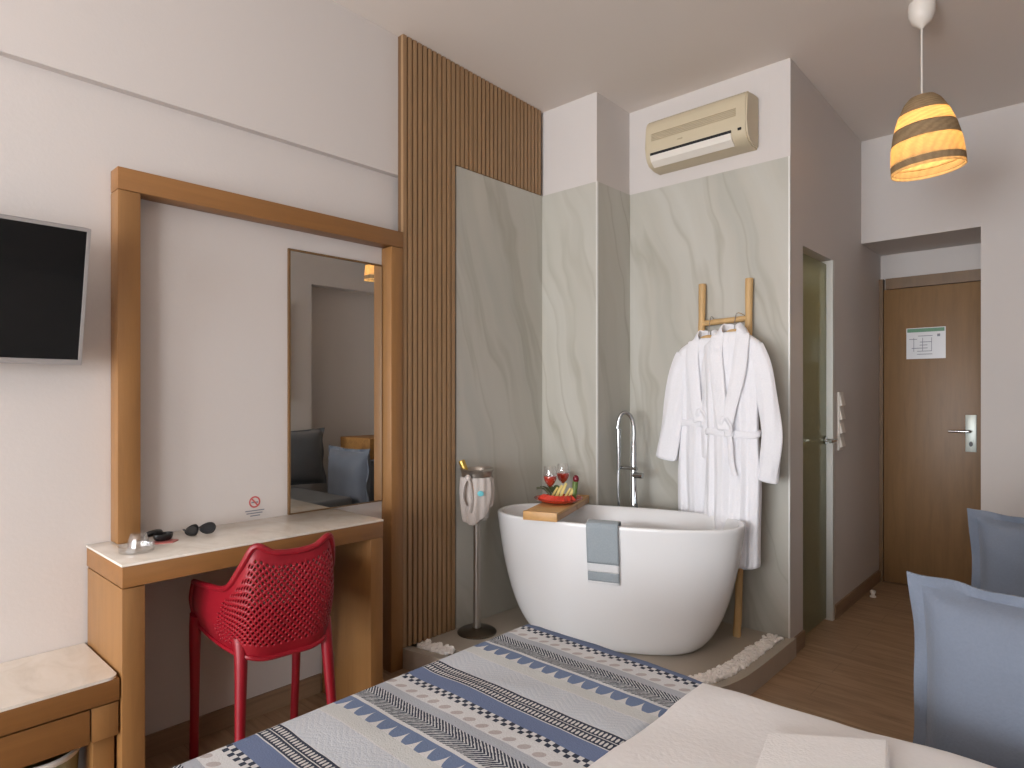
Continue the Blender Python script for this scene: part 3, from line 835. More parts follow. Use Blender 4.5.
obj('side_rail', tbox(TU1-.012, TU1, .055, .262, TZ0, TZ1-.014), 'traydark', ty)
PU, PV = -.290, .0; pc = TW(PU, PV, TZ1)
pl = thing('fruit_plate', 'red glazed plate of cut fruit on the bath tray', 'plate', pc)
bm = bmesh.new(); lathe(bm, [(.065, TZ1), (.085, TZ1+.004), (.122, TZ1+.020), (.125, TZ1+.024), (.119, TZ1+.024), (.08, TZ1+.010), (.02, TZ1+.008)], pc.x, pc.y, 40); obj('dish', bm, 'plate', pl)
def wedge(c, ang, tilt, r=.05, th=.014):
    bm = bmesh.new(); n = 12
    pts = [(r*math.cos(PI*i/n), r*.62*math.sin(PI*i/n)) for i in range(n+1)]
    prism(bm, pts, 'y', -th/2, th/2)
    R = Matrix.Rotation(ang, 3, 'Z') @ Matrix.Rotation(tilt, 3, 'X')
    for v in bm.verts: v.co = R @ v.co + Vector(c)
    bmesh.ops.bevel(bm, geom=list(bm.edges), offset=.002, segments=1, affect='EDGES')
    return bm
k = 0
for i in range(9):
    a = -2.75+i*.36; q = TW(PU+.080*math.cos(a), PV+.078*math.sin(a), TZ1+.016)
    o = obj('watermelon_slice', wedge(q, TPH+a+PI/2+.3, -.62+random.uniform(-.15, .15), .044), 'melon')
    ROOT[o.name] = Vector((0, 0, 0))
    tag(o, 'red watermelon slice lying along the front of the fruit plate', 'fruit', 'watermelon slices on the plate')
for i in range(5):
    u = PU-.045+i*.023; q0 = TW(u, PV+.02, TZ1+.012); q1 = TW(u+.030, PV+.035, TZ1+.070+.012*(i % 3))
    bm = bmesh.new(); tube(bm, smooth_path([q0, q0.lerp(q1, .5)+Vector((0, 0, .004)), q1]), lambda t: .0105-.003*t, 8, .7)
    o = obj('fruit_stick', bm, 'pine'); tag(o, 'pale yellow fruit stick standing among the red slices', 'fruit', 'yellow fruit sticks on the plate')
for i in range(5):
    a = 2.0+i*.42; q0 = TW(PU+.04*math.cos(a), PV+.04*math.sin(a)+.01, TZ1+.022)
    bm = bmesh.new(); d = TW(PU+.115*math.cos(a), PV+.11*math.sin(a), TZ1+.070)
    dirv = (d-q0); side = Vector((-dirv.y, dirv.x, 0)).normalized()
    L = [q0+dirv*t+Vector((0, 0, .02*math.sin(PI*t))) for t in (0, .25, .5, .75, 1)]
    Rg = [[L[k]+side*w, L[k]+Vector((0, 0, .002)), L[k]-side*w, L[k]-Vector((0, 0, .002))] for k, w in enumerate((.004, .014, .017, .011, .001))]
    loft(bm, Rg); o = obj('garnish_leaf', bm, 'leaf'); tag(o, 'green garnish leaf fanned behind the cut fruit', 'leaf', 'garnish leaves on the plate')
q = TW(PU+.070, PV+.035, TZ1)
sk = thing('fruit_skewer', 'upright fruit skewer topped with a dark red berry', 'skewer', (q.x, q.y, TZ1+.012))
bm = bmesh.new(); tube(bm, [(q.x, q.y, TZ1+.012), (q.x+.008, q.y+.006, TZ1+.105)], lambda t: .012+.003*t, 10); obj('green_slice', bm, 'rind', sk)
bm = bmesh.new(); ball(bm, (q.x+.010, q.y+.007, TZ1+.118), .0165, 1, 1, 1.25); obj('berry', bm, 'cherry', sk)
def wineglass(u, v, lab):
    p = TW(u, v, TZ1-.002); z = p.z
    w = thing('wine_glass', lab, 'wine glass', p, 'wine glasses on the bath tray')
    bm = bmesh.new()
    pr = [(.032, 0), (.030, .003), (.006, .007), (.0035, .02), (.0035, .062), (.008, .070), (.024, .087), (.034, .109), (.036, .132), (.032, .162), (.029, .177)]
    lathe(bm, [(r, z+h) for r, h in pr], p.x, p.y, 24, True, False); obj('glass_body', bm, 'glass', w)
    bm = bmesh.new(); lathe(bm, [(.005, z+.071), (.022, z+.088), (.032, z+.109), (.0335, z+.125), (.033, z+.126), (.01, z+.126)], p.x, p.y, 24); obj('wine', bm, 'wine', w)
wineglass(-.353, .055, 'front left glass of rose wine on the bath tray')
wineglass(-.330, .205, 'second glass of rose wine, standing behind the front one')

# ------------------------------------------------------------------ tub filler
fc = thing('tub_faucet', 'chrome floor-standing tub faucet with hand shower behind the bathtub', 'faucet', (-1.872, 3.02, PZ))
FX, FY = -1.872, 3.02
bm = bmesh.new(); lathe(bm, [(.045, PZ), (.045, PZ+.008), (.018, PZ+.012), (.015, PZ+.03), (.015, 1.01), (.012, 1.02)], FX, FY, 20); obj('column', bm, 'chrome', fc)
bm = bmesh.new(); tube(bm, smooth_path([(FX, FY, 1.0), (FX, FY, 1.10), (FX-.012, FY-.01, 1.155), (FX-.034, FY-.03, 1.178), (FX-.056, FY-.05, 1.158), (FX-.066, FY-.06, 1.09)]), .0105, 12); obj('spout', bm, 'chrome', fc)
bm = bmesh.new(); tube(bm, [(FX-.095, FY-.012, .873), (FX+.028, FY-.012, .873)], .0095, 12); obj('cross_bar', bm, 'chrome', fc)
bm = bmesh.new(); tube(bm, [(FX-.078, FY-.03, .86), (FX-.078, FY-.03, 1.085)], lambda t: .010+.003*t, 12); obj('hand_shower', bm, 'chrome', fc)
bm = bmesh.new(); tube(bm, [(FX+.008, FY-.01, .838), (FX+.062, FY-.01, .838)], .016, 14); obj('mixer_knob', bm, 'chrome', fc)
bm = bmesh.new(); tube(bm, smooth_path([(FX-.078, FY-.03, .86), (FX-.080, FY-.03, .70), (FX-.05, FY-.02, .45), (FX+.01, FY-.01, .42), (FX+.03, FY-.01, .58), (FX+.012, FY, .78)]), .006, 8); obj('hose', bm, 'chrome', fc)

# ------------------------------------------------------------------ ladder, hangers, robes
ld = thing('towel_ladder', 'bamboo ladder leaning on the tiles behind the robes', 'ladder', (-1.42, 3.05, PZ))
def rail(x0, x1):
    bm = bmesh.new(); pts = [Vector((x0+(x1-x0)*t+.003*math.sin(t*17), 3.05+(3.174-3.05)*t, PZ+(1.862-PZ)*t)) for t in [i/20 for i in range(21)]]
    tube(bm, pts, lambda t: .0185+.0015*math.sin(t*40), 12); return bm
obj('rail', rail(-1.306, -1.291), 'bamboo', ld); obj('rail', rail(-1.552, -1.543), 'bamboo', ld)
for z in (.45, .85, 1.25, 1.655):
    t = (z-PZ)/(1.862-PZ); yy = 3.05+.124*t
    bm = bmesh.new(); tube(bm, [(-1.55, yy, z-.004), (-1.46, yy, z), (-1.30, yy, z+.006)], .015, 12); obj('rung', bm, 'bamboo', ld)

def hanger(cx, y, zs, lab, hw=.105):
    h = thing('clothes_hanger', lab, 'hanger', (cx, y, zs), 'robe hangers')
    bm = bmesh.new(); tube(bm, smooth_path([(cx-hw, y, zs-.02), (cx-hw*.6, y, zs+.018), (cx-.03, y, zs+.05), (cx, y, zs+.056), (cx+.03, y, zs+.05), (cx+hw*.6, y, zs+.018), (cx+hw, y, zs-.02)]), .011, 10, 1.2); obj('yoke', bm, 'bamboo', h)
    bm = bmesh.new(); tube(bm, smooth_path([(cx, y, zs+.055), (cx, y+.002, zs+.085), (cx, y+.03, 1.678), (cx, 3.16, 1.676), (cx, 3.178, 1.655)]), .0022, 6); obj('hook', bm, 'chrome', h)
def robe(cx, y0, zs, hw, hem, lab, seed, sl, belt_z, xr=None):
    rb = thing('bathrobe', lab, 'bathrobe', (cx, y0, hem), 'white robes on the ladder')
    rnd = random.Random(seed)
    NB = 96; rings = []; Hs = [hem+(zs-hem)*i/34 for i in range(35)]
    ph = [rnd.uniform(0, 6) for _ in range(6)]
    def prof(z):
        t = (zs-z)/(zs-hem)
        w = hw*(1-.05*math.sin(PI*min(1, t*1.6))+.03*t) if t > .0 else hw
        if t > .15: w *= .93-.04*math.exp(-((z-belt_z)/.10)**2)
        elif t > .0: w *= 1-.07*(t/.15)
        dd = .040+.014*t-.008*math.exp(-((z-belt_z)/.05)**2)
        return w, dd, t
    def ringat(z, w, dd, t):
        r = []
        for i in range(NB):
            a = 2*PI*i/NB; x, y = se(a, w, dd, 2.6)
            am = (.004+.013*min(1, t*1.2))
            xn = x/hw
            fold = math.sin(xn*11+ph[0]+.6*math.sin(z*5+ph[1]))*.6+math.sin(xn*23+ph[2]+z*1.2)*.35+math.sin(xn*5+ph[3]+z*2)*.5
            y += am*fold*(1 if y < 0 else .4)
            r.append((cx+x+.006*math.sin(z*8+ph[4])*t, y0+y, z+(.006*math.sin(a*3+ph[5]) if t > .98 else 0)))
        return r
    for z in Hs:
        rings.append(ringat(z, *prof(z)))
    for k, (s, dz) in enumerate(((.93, .018), (.78, .036), (.58, .054), (.38, .068), (.26, .074))):
        rings.append(ringat(zs+dz, hw*s, .040-.004*k, 0))
    bm = bmesh.new(); loft(bm, rings); obj('robe_body', bm, 'robe', rb, mods=(SUB1,))
    for pts, r0, r1 in sl:
        P_ = smooth_path(pts, 7); bm = bmesh.new(); rg = []
        L = len(P_)
        for i, p in enumerate(P_):
            t = i/(L-1); d = (P_[min(i+1, L-1)]-P_[max(i-1, 0)]).normalized()
            a_ = d.cross(Vector((0, 1, 0))).normalized(); b_ = Vector((0, 1, 0))
            r = r0+(r1-r0)*t; ring = []
            for k in range(28):
                th2 = 2*PI*k/28; wv = 1+.07*math.sin(3*th2+t*14+ph[1])*min(1, t*3)+.05*math.sin(7*th2+t*5)
                ring.append(p+a_*(r*math.cos(th2)*wv)+b_*(r*.52*math.sin(th2)*wv))
            rg.append(ring)
        # turned-back cuff
        loft(bm, rg); obj('sleeve', bm, 'robe', rb, mods=(SUB1,))
    # shawl collar
    yf = y0-.047
    for s in (-1, 1):
        P_ = smooth_path([(cx+s*.012, y0+.03, zs+.082), (cx+s*.050, y0+.015, zs+.092), (cx+s*.060, y0-.022, zs+.070), (cx+s*.064, yf-.004, zs-.02), (cx+s*.052, yf-.010, zs-.14), (cx+s*.024-.01, yf-.016, zs-.30), (cx+s*.006-.012, yf-.020, belt_z+.015)], 6)
        bm = bmesh.new(); rg = []; L = len(P_)
        for i, p in enumerate(P_):
            t = i/(L-1); wd = .030+.006*math.sin(PI*t)
            d = (P_[min(i+1, L-1)]-P_[max(i-1, 0)]).normalized()
            nrm = Vector((0, -1, 0)) if t > .35 else Vector((s*.8, -.6*t/.35, .3)).normalized()
            a_ = d.cross(nrm).normalized()
            rg.append([p+a_*(wd*math.cos(2*PI*k/14))+nrm*(.0085*math.sin(2*PI*k/14)) for k in range(14)])
        loft(bm, rg); obj('collar', bm, 'robe', rb, mods=(SUB1,))
    # belt with knot and ends
    w, dd, t = prof(belt_z)
    bm = bmesh.new(); rg = []
    for i in range(61):
        a = 2*PI*i/60; x, y = se(a, w+.004, dd+.010, 2.6)
        rg.append([(cx+x*k2, y0+y*k2, belt_z+dz+.006*math.sin(a*2)) for k2, dz in ((1, -.019), (1.06, -.012), (1.06, .012), (1, .019), (.97, .012), (.97, -.012))])
    loft(bm, rg, False, False)
    kx = cx+.008; ky = y0-dd-.022
    ball(bm, (kx, ky, belt_z), .022, 1.2, .7, 1.0)
    obj('belt', bm, 'robe', rb, mods=(SUB1,))
    for (dx, dl, lp) in ((-.014, .10, 1), (.018, .20, 0)):
        bm = bmesh.new()
        if lp: pts = [(kx, ky, belt_z), (kx-.030, ky-.012, belt_z+.05), (kx-.012, ky-.018, belt_z+.075), (kx+.016, ky-.016, belt_z+.03), (kx+.002, ky-.006, belt_z)]
        else: pts = [(kx, ky, belt_z), (kx+.012, ky-.012, belt_z-.06), (kx+dx, ky-.012, belt_z-dl*.7), (kx+dx+.014, ky-.010, belt_z-dl)]
        tube(bm, smooth_path(pts, 6), .013, 8, .4, (0, 1, 0)); obj('belt_end' if not lp else 'belt_loop', bm, 'robe', rb)
hanger(-1.478, 3.100, 1.515, 'wooden hanger inside the left white robe')
hanger(-1.312, 3.035, 1.53, 'wooden hanger inside the right white robe')
robe(-1.478, 3.100, 1.495, .172, .50, 'white bathrobe hanging on the left of the bamboo ladder', 3,
     [([(-1.605, 3.097, 1.490), (-1.635, 3.085, 1.40), (-1.668, 3.075, 1.15), (-1.700, 3.07, .925)], .050, .062),
      ([(-1.355, 3.10, 1.485), (-1.33, 3.11, 1.35), (-1.32, 3.11, 1.10), (-1.33, 3.11, .93)], .045, .055)], 1.125)
robe(-1.312, 3.015, 1.510, .148, .44, 'white bathrobe hanging on the right of the bamboo ladder, overlapping the other', 8,
     [([(-1.214, 3.01, 1.510), (-1.162, 3.005, 1.38), (-1.122, 3.0, 1.15), (-1.118, 2.995, 1.0), (-1.138, 3.0, .865)], .050, .046),
      ([(-1.425, 3.035, 1.49), (-1.44, 3.04, 1.40), (-1.44, 3.045, 1.15), (-1.44, 3.045, .95)], .040, .045)], 1.09)

# ------------------------------------------------------------------ champagne stand
SX, SY = -2.285, 2.225
st = thing('ice_bucket_stand', 'steel floor stand holding the wine bucket beside the slatted panel', 'stand', (SX, SY, PZ))
bm = bmesh.new(); lathe(bm, [(.098, PZ), (.098, PZ+.006), (.088, PZ+.013), (.03, PZ+.018), (.02, PZ+.024)], SX, SY, 40); obj('foot', bm, 'bronze', st)
bm = bmesh.new(); lathe(bm, [(.018, PZ+.02), (.018, .645), (.05, .652), (.05, .660)], SX, SY, 20); obj('column', bm, 'steel', st)
bk = thing('ice_bucket', 'silver ice bucket on top of the steel stand', 'bucket', (SX, SY, 0.661))
bm = bmesh.new(); lathe(bm, [(.055, 0.661), (.06, 0.665), (.076, 0.884), (.081, 0.899), (.086, 0.904), (.081, 0.909), (.074, 0.899), (.058, 0.674)], SX, SY, 36); obj('bucket_wall', bm, 'steel', bk)
bt = thing('champagne_bottle', 'gold-foiled bottle neck leaning in the ice bucket', 'bottle', (SX, SY, 0.684))
ax = Vector((-.34, -.20, .92)).normalized(); b0 = Vector((SX+.012, SY+.012, 0.714))
def along(prof):
    bm = bmesh.new(); a = ax.cross(Vector((0, 0, 1))).normalized(); b = ax.cross(a)
    loft(bm, [[b0+ax*h+a*(r*math.cos(2*PI*i/20))+b*(r*math.sin(2*PI*i/20)) for i in range(20)] for r, h in prof]); return bm
obj('bottle_glass', along([(.034, 0), (.036, .01), (.036, .09), (.026, .13), (.016, .165)]), 'green_glass', bt)
obj('foil', along([(.0165, .160), (.0155, .20), (.0165, .230), (.017, .246), (.015, .252)]), 'gold', bt)
# napkin draped over the bucket
nk = thing('napkin', 'pale napkin tied around the ice bucket', 'napkin', (SX, SY, 0.654))
bm = bmesh.new(); rg = []
for j in range(15):
    t = j/14; z = 0.870-.205*t
    ring = []
    for i in range(48):
        a = 2*PI*i/48
        ca = math.cos(a+.75)   # low point to the viewer's side
        r = .080-.006*t+.010*math.sin(t*PI)+.006*math.sin(a*7+t*3)*t+.004*math.sin(a*13)
        zz = z-.03*t*max(0, -math.sin(a-.7))+.06*t*max(0, math.cos(a-.6))
        ring.append((SX+r*math.cos(a), SY+r*math.sin(a), zz))
    rg.append(ring)
loft(bm, rg, False, False); obj('cloth_wrap', bm, 'napkin', nk, mods=(('SOLIDIFY', dict(thickness=.003)), SUB1))
vd = Vector((.736*-.35+0.701*.75, 0.701*-.35-.736*.75, 0)).normalized()
bm = bmesh.new()
kb = Vector((SX, SY, 0))+vd*.094
for s, l in ((-1, .085), (1, .12)):
    sd = Vector((.736, 0.701, 0))*s
    tube(bm, smooth_path([kb+Vector((0, 0, 0.869)), kb+sd*.016+vd*.008+Vector((0, 0, 0.839)), kb+sd*.024+vd*.008+Vector((0, 0, 0.824-l*.5)), kb+sd*.012+Vector((0, 0, 0.824-l))]), lambda t: .010+.005*t, 8, .45)
ball(bm, kb+Vector((0, 0, 0.872)), .016)
obj('cloth_knot', bm, 'napkin', nk)
bm = bmesh.new(); cp = Vector((SX, SY, 0.796))+Vector((0.701*.97+.736*.22, -.736*.97+0.701*.22, 0))*.0935
ball(bm, cp, .016, 1, 1, .85, 2); 
for v in bm.verts: v.co = cp+(v.co-cp)-Vector((0.701, -.736, 0))*((v.co-cp).dot(Vector((0.701, -.736, 0))))*.85
o = obj('print', bm, 'cyan', nk); tag(o, 'turquoise printed mark')

# ------------------------------------------------------------------ pendant lamp
LX, LY = -.545, 3.135
pd = thing('pendant_lamp', 'striped woven pendant lamp glowing near the entrance', 'lamp', (LX, LY, ceilz(LY)))
cz = ceilz(LY)
bm = bmesh.new(); lathe(bm, [(.048, cz), (.050, cz-.02), (.048, cz-.05), (.036, cz-.082), (.014, cz-.098), (.006, cz-.108)], LX, LY, 32); obj('ceiling_rose', bm, 'lampwhite', pd)
bm = bmesh.new(); tube(bm, [(LX, LY, cz-.106), (LX, LY, 2.525)], .0035, 8); obj('cord', bm, 'lampwhite', pd)
ST, SH = 2.535, .318
lean = Matrix.Rotation(-.085, 3, Vector((-.677, .736, 0)))   # leans so that the mouth swings outward
def shade_r(t):
    T = ((0, .02), (.02, .045), (.1, .069), (.25, .093), (.45, .115), (.65, .128), (.85, .134), (1, .135))
    for a, b in zip(T, T[1:]):
        if t <= b[0]: return a[1]+(b[1]-a[1])*(t-a[0])/(b[0]-a[0])
    return T[-1][1]
def band(t0, t1):
    bm = bmesh.new(); rg = []
    for k in range(9):
        t = t0+(t1-t0)*k/8; r = shade_r(t)
        rg.append([lean @ Vector((r*math.cos(2*PI*i/64), r*math.sin(2*PI*i/64), -SH*t))+Vector((LX, LY, ST)) for i in range(64)])
    loft(bm, rg, False, False); return bm
SOL = (('SOLIDIFY', dict(thickness=.003)),)
for nm, a, b, mt in (('dark_band', 0, .25, 'rat_dark'), ('pale_band', .25, .43, 'rat_light'), ('dark_band', .43, .62, 'rat_dark'), ('pale_band', .62, .88, 'rat_light'), ('dark_band', .88, .965, 'rat_dark'), ('pale_band', .965, 1.0, 'rat_light')):
    o = obj(nm, band(a, b), mt, pd, mods=SOL)
    o['label'] = 'dark seagrass band' if mt == 'rat_dark' else 'pale raffia band lit from inside'
bm = bmesh.new(); bc = lean @ Vector((0, 0, -.16)) + Vector((LX, LY, ST)); ball(bm, bc, .028, 1, 1, 1.25); obj('bulb', bm, 'bulb', pd)
bm = bmesh.new(); lathe(bm, [(.018, 2.43), (.018, 2.525)], LX, LY, 16); obj('socket', bm, 'lampwhite', pd)

# ------------------------------------------------------------------ bed
BZ = .55
bd = thing('bed', 'bed with white sheets in the foreground', 'bed', (-.35, .75, 0))
def softbox(x0, x1, y0, y1, z0, z1, r=.035, far=None, wr=0.0, nx=40, ny=40, seed=0):
    """rounded slab: a grid top with rounded shoulders and skirts"""
    bm = bmesh.new(); V = {}
    xs = [x0]+[x0+r*(1-math.cos(PI/2*k/4)) for k in range(1, 5)]
    xs = [x0, x0]+[x0+r*(1-math.cos(PI/2*k/5)) for k in range(1, 6)]+[x0+r+(x1-x0-2*r)*k/nx for k in range(1, nx)]+[x1-r*(1-math.cos(PI/2*k/5)) for k in range(5, 0, -1)]+[x1, x1]
    def hz(e): return r*(1-math.sqrt(max(0, 1-(1-e/r)**2))) if e < r else 0
    ys = [y0, y0]+[y0+r*(1-math.cos(PI/2*k/5)) for k in range(1, 6)]+[y0+r+(y1-y0-2*r)*k/ny for k in range(1, ny)]+[y1-r*(1-math.cos(PI/2*k/5)) for k in range(5, 0, -1)]+[y1, y1]
    for i, x in enumerate(xs):
        for j, y in enumerate(ys):
            edge = i in (0, len(xs)-1) or j in (0, len(ys)-1)
            ex = min(x-x0, x1-x); ey = min(y-y0, y1-y)
            z = z1-max(hz(ex), hz(ey)) if not edge else z0
            if not edge and wr: z += wr*noise.noise(Vector((x*5+seed, y*5, .3)))+wr*.5*noise.noise(Vector((x*13, y*9+seed, 2.3)))
            yy = y+(far(x) if far and y > y0+.3 else 0)*((y-y0)/(y1-y0))
            V[i, j] = bm.verts.new((x, yy, z))
    for i in range(len(xs)-1):
        for j in range(len(ys)-1): bm.faces.new((V[i, j], V[i+1, j], V[i+1, j+1], V[i, j+1]))
    return bm
obj('bed_base', bbox(-1.26, .70, -.02, 1.44, .05, .28, .01), 'oak', bd)
for (a, b) in ((-1.2, .05), (-1.2, 1.36), (.62, .05), (.62, 1.36)):
    obj('leg', bbox(a, a+.05, b, b+.05, 0, .05, .002), 'dark', bd)
obj('mattress', softbox(-1.322, .72, -.08, 1.522, .28, BZ-.006, .035), 'sheet', bd)
fary = lambda x: max(0, (x+.73))*.085
obj('duvet', softbox(-.745, .722, -.085, 1.518, .33, BZ+.006, .030, fary, .006, 40, 40, 4), 'sheet', bd)
# blanket runner
BLX0, BLX1 = -1.345, -.728
bm = bmesh.new(); V = {}
def blank(s, y):
    """s: arc length across from the hanging foot hem over the mattress edge to the duvet"""
    rr = .022
    if s < .24: x, z = BLX0-.004*math.sin(y*14), BZ-.26+s
    elif s < .24+rr*PI/2:
        a = (s-.24)/rr; x, z = BLX0+rr*(1-math.cos(a)), BZ-.02+rr*math.sin(a)
    else: x, z = BLX0+rr+(s-.24-rr*PI/2), BZ+.002
    return x, z
smax = .24+.022*PI/2+(BLX1-BLX0-.022)
ss = [.24*k/5 for k in range(5)]+[.24+.022*PI/2*k/5 for k in range(6)]+[.24+.022*PI/2+(smax-.24-.022*PI/2)*k/26 for k in range(1, 27)]
NY = 64; y0b, y1b = -.11, 1.542
for i, s in enumerate(ss):
    for j in range(NY+5):
        x, z = blank(s, 0)
        if j <= NY:
            y = y0b+(y1b-y0b)*j/NY
            x += (.040*(1-min(1, max(0, (y-.9)/.64)))) if False else 0
            zz = z+(.0035*noise.noise(Vector((x*6, y*7, 0)))+.002*noise.noise(Vector((x*17, y*15, 4))) if s > .28 else 0)
            e = y1b-y
            if s > .26 and e < .010: zz -= .010-math.sqrt(max(0, .010**2-(.010-e)**2))
            # the far edge is not quite straight
            yy = y+(.012*math.sin((x+1.34)*5)-.012*(x+1.345)/.6)*max(0, (y-1.2)/.34) if y > 1.2 else y
            V[i, j] = bm.verts.new((x+(.0), yy, zz))
        else:
            k = j-NY; V[i, j] = bm.verts.new((x, V[i, NY].co.y+.001, min(z, BZ-.02)-.045*k if s > .26 else min(z, BZ-.03)-.002*k))
for i in range(len(ss)-1):
    for j in range(NY+4): bm.faces.new((V[i, j], V[i+1, j], V[i+1, j+1], V[i, j+1]))
bl = obj('bed_runner', bm, 'blanket', at=(BLX0, 1.09, BZ), mods=(('SOLIDIFY', dict(thickness=.005, offset=-1)),))
tag(bl, 'blue and white striped woven runner across the foot of the bed', 'blanket')
# folded towel on the bed
bm = bmesh.new()
ft = thing('folded_towel', 'folded white towel on the bed sheet in the foreground', 'towel', (-.42, 1.30, BZ+.006))
def quad_slab(c, z0, z1, bev=.0035):
    bm = bmesh.new(); prism(bm, c, 'z', z0, z1)
    bmesh.ops.bevel(bm, geom=list(bm.edges), offset=bev, segments=3, affect='EDGES'); return bm
obj('lower_fold', quad_slab([(-.505, 1.332), (-.44, 1.02), (-.235, 1.10), (-.310, 1.470)], BZ+.010, BZ+.021), 'towel', ft)
obj('upper_fold', quad_slab([(-.503, 1.329), (-.438, 1.025), (-.239, 1.105), (-.313, 1.465)], BZ+.0215, BZ+.031), 'towel', ft)

# ------------------------------------------------------------------ sofa and cushions
sf = thing('daybed', 'low blue-grey daybed behind the bed along the right wall', 'sofa', (.2, 2.6, 0))
obj('base', bbox(-.335, .60, 1.74, 3.27, .06, .27, .02, 3), 'greyfab', sf)
obj('seat_mattress', bbox(-.345, .60, 1.97, 3.01, .275, .42, .03, 4), 'greyfab', sf)
for (a, b) in ((-.29, 1.80), (-.29, 3.18), (.52, 1.80), (.52, 3.18)): obj('leg', bbox(a, a+.05, b, b+.05, 0, .06, .003), 'dark', sf)
def cushion(name, lab, cat, c, W, H, T, mat_, R, seed, flange=.12, grp=None):
    """pillow in its own x (width) / z (height) plane, thickness along y; flanged edge with raised corners"""
    rt = thing(name, lab, cat, (c[0], c[1], c[2]-H), grp)
    n = 44; bm = bmesh.new(); S = {}
    def pt(i, j, side):
        a = -1+2*i/n; b = -1+2*j/n
        x = a*W*(1-.055*(1-b*b)); z = b*H*(1-.07*(1-a*a))
        e = max(abs(a), abs(b)); fl = 1-flange
        k = min(1, max(0, (1-abs(a)/fl)))*1.0; k2 = min(1, max(0, (1-abs(b)/fl)))
        t = T*(max(0, (1-(min(1, abs(a)/fl))**3.2)*(1-(min(1, abs(b)/fl))**3.2)))**.38
        y = side*(t+.004)
        if e > fl:
            y += .012*math.sin(a*9+b*7+seed)*(e-fl)/flange+.010*math.sin(a*17+seed)*(e-fl)/flange
        else: y += side*.006*noise.noise(Vector((a*3+seed, b*3, 0)))
        p = R @ Vector((x, y, z)); return p+Vector(c)
    for sd in (-1, 1):
        for i in range(n+1):
            for j in range(n+1): S[i, j, sd] = bm.verts.new(pt(i, j, sd))
        for i in range(n):
            for j in range(n): bm.faces.new((S[i, j, sd], S[i+1, j, sd], S[i+1, j+1, sd], S[i, j+1, sd]))
    for i in range(n):
        for (p, q) in (((i, 0), (i+1, 0)), ((i, n), (i+1, n)), ((0, i), (0, i+1)), ((n, i), (n, i+1))):
            bm.faces.new((S[p[0], p[1], -1], S[q[0], q[1], -1], S[q[0], q[1], 1], S[p[0], p[1], 1]))
    obj('cover', bm, mat_, rt)
    return rt
RX = lambda a: Matrix.Rotation(a, 3, 'X')
cushion('sofa_cushion', 'large blue-grey flanged cushion behind the white bed, nearest the bed', 'cushion', (-.033, 1.855, .5525), .322, .281, .085, 'denim', RX(-.03), 1.0, .11, 'flanged cushions')
cushion('sofa_cushion', 'blue-grey flanged cushion farther back near the entrance door', 'cushion', (-.068, 3.14, .545), .322, .273, .085, 'denim', RX(-.03), 2.4, .11, 'flanged cushions')
cushion('back_cushion', 'dark grey back cushion on the daybed seen in the wall mirror', 'cushion', (.52, 2.86, .695), .40, .265, .075, 'greyfab', Matrix.Rotation(PI/2, 3, 'Z') @ RX(.08), 4.1, .08)
sb = thing('sideboard', 'low blue-grey cabinet beyond the daybed seen in the mirror', 'cabinet', (.35, 3.6, 0))
obj('carcass', bbox(.02, .70, 3.42, 3.9, 0, .64, .004), 'denim', sb); obj('cabinet_top', bbox(.01, .71, 3.41, 3.91, .641, .665, .003), 'denim', sb)
cr = thing('wooden_crate', 'small wooden crate on the low cabinet seen in the mirror', 'crate', (.3, 3.62, .666))
obj('crate_wall', bbox(.10, .60, 3.48, 3.85, .666, .86, .003), 'boxwood', cr)
bb = thing('spray_bottle', 'small turquoise bottle standing on the wooden crate', 'bottle', (.2, 3.6, .861))
bm = bmesh.new(); lathe(bm, [(.028, .861), (.03, .865), (.03, .92), (.012, .94), (.012, .955)], .16, 3.75, 18); obj('bottle_body', bm, 'bluebottle', bb)
bm = bmesh.new(); lathe(bm, [(.015, .955), (.015, .975), (.01, .98)], .16, 3.75, 14); obj('cap', bm, 'lampwhite', bb)
wh = thing('wall_hanging', 'narrow grey framed picture on the right wall seen at the mirror edge', 'picture', (XR, 2.95, 1.2))
obj('picture_frame', bbox(XR-.025, XR-.001, 2.70, 3.03, 1.22, 2.16, .003), 'bezel', wh); obj('picture', bbox(XR-.028, XR-.0255, 2.72, 3.01, 1.24, 2.14, 0), 'greyfab', wh)

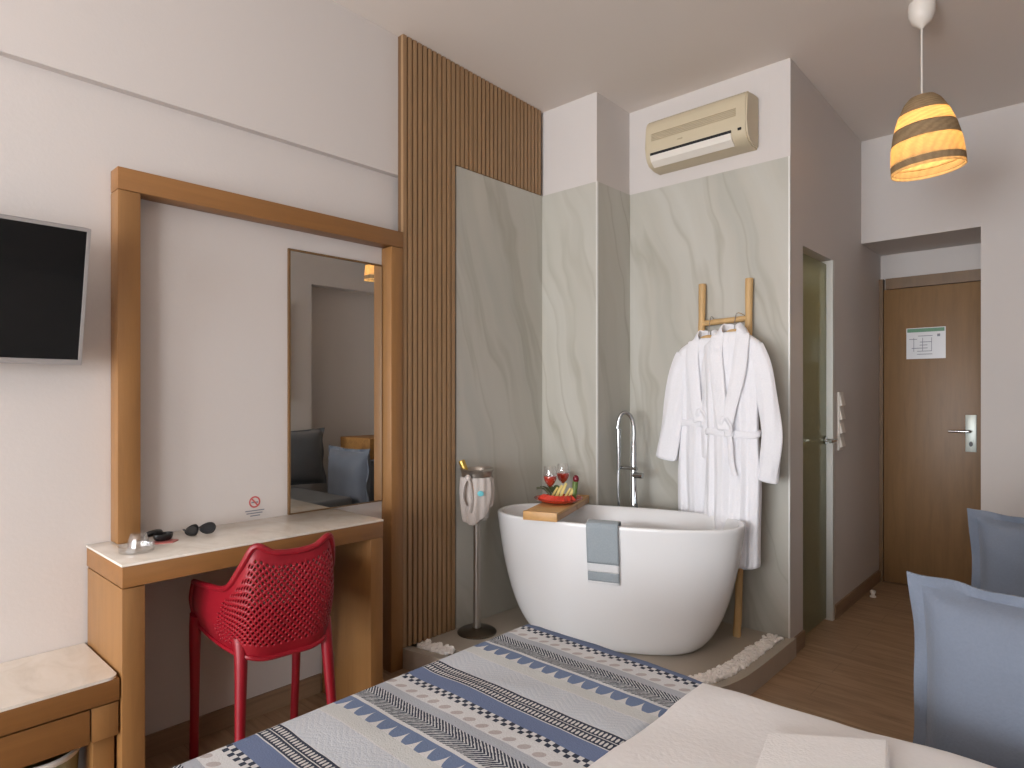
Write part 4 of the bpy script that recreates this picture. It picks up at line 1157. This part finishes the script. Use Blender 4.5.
# ------------------------------------------------------------------ lights
def area(name, loc, rot, sx, sy, e, col):
    l = bpy.data.lights.new(name, 'AREA'); l.shape = 'RECTANGLE'; l.size = sx; l.size_y = sy; l.energy = e; l.color = col
    o = bpy.data.objects.new(name, l); COL.objects.link(o); o.location = loc; o.rotation_euler = rot; return o
area('window_daylight', ((WX0+WX1)/2, YR-.12, (WZ0+WZ1)/2), (PI/2+math.radians(10), 0, 0), WX1-WX0-.1, WZ1-WZ0-.1, 400, (.92, .955, 1.0))
area('side_fill_light', (XR+.10, (SY0+SY1)/2, 1.45), (0, PI/2+math.radians(10), 0), 1.7, SY1-SY0-.1, 180, (.92, .955, 1.0))  # added fill through the side opening, brightens the left wall and tiles
l = bpy.data.lights.new('bathroom_glass_fill', 'POINT'); l.energy = 13; l.shadow_soft_size = .08; l.color = (1, .86, .6)  # unseen lamp added to brighten the frosted door from behind
o = bpy.data.objects.new('bathroom_glass_fill', l); COL.objects.link(o); o.location = (-1.5, 4.2, 2.35)

w = bpy.data.worlds.new('sky'); sc.world = w; w.use_nodes = True
bgn = w.node_tree.nodes['Background']; bgn.inputs[0].default_value = (.75, .85, 1, 1); bgn.inputs[1].default_value = 1.2

# ------------------------------------------------------------------ camera and view
cam = bpy.data.cameras.new('camera'); co = bpy.data.objects.new('camera', cam); COL.objects.link(co)
co.location = (0, 0, 1.28); co.rotation_euler = (PI/2, 0, math.radians(42.612))
cam.sensor_fit = 'HORIZONTAL'; cam.sensor_width = 36; cam.lens = 637/1024*36; cam.shift_y = 10/1024
cam.clip_start = .05; sc.camera = co
sc.view_settings.view_transform = 'Standard'; sc.view_settings.look = 'None'; sc.view_settings.exposure = -0.10; sc.view_settings.gamma = 1; sc.view_settings.use_curve_mapping = False
try:
    sc.cycles.use_denoising = True; sc.cycles.max_bounces = 10; sc.cycles.diffuse_bounces = 6; sc.cycles.transparent_max_bounces = 16
    sc.cycles.caustics_reflective = False; sc.cycles.sample_clamp_indirect = 6
except Exception: pass
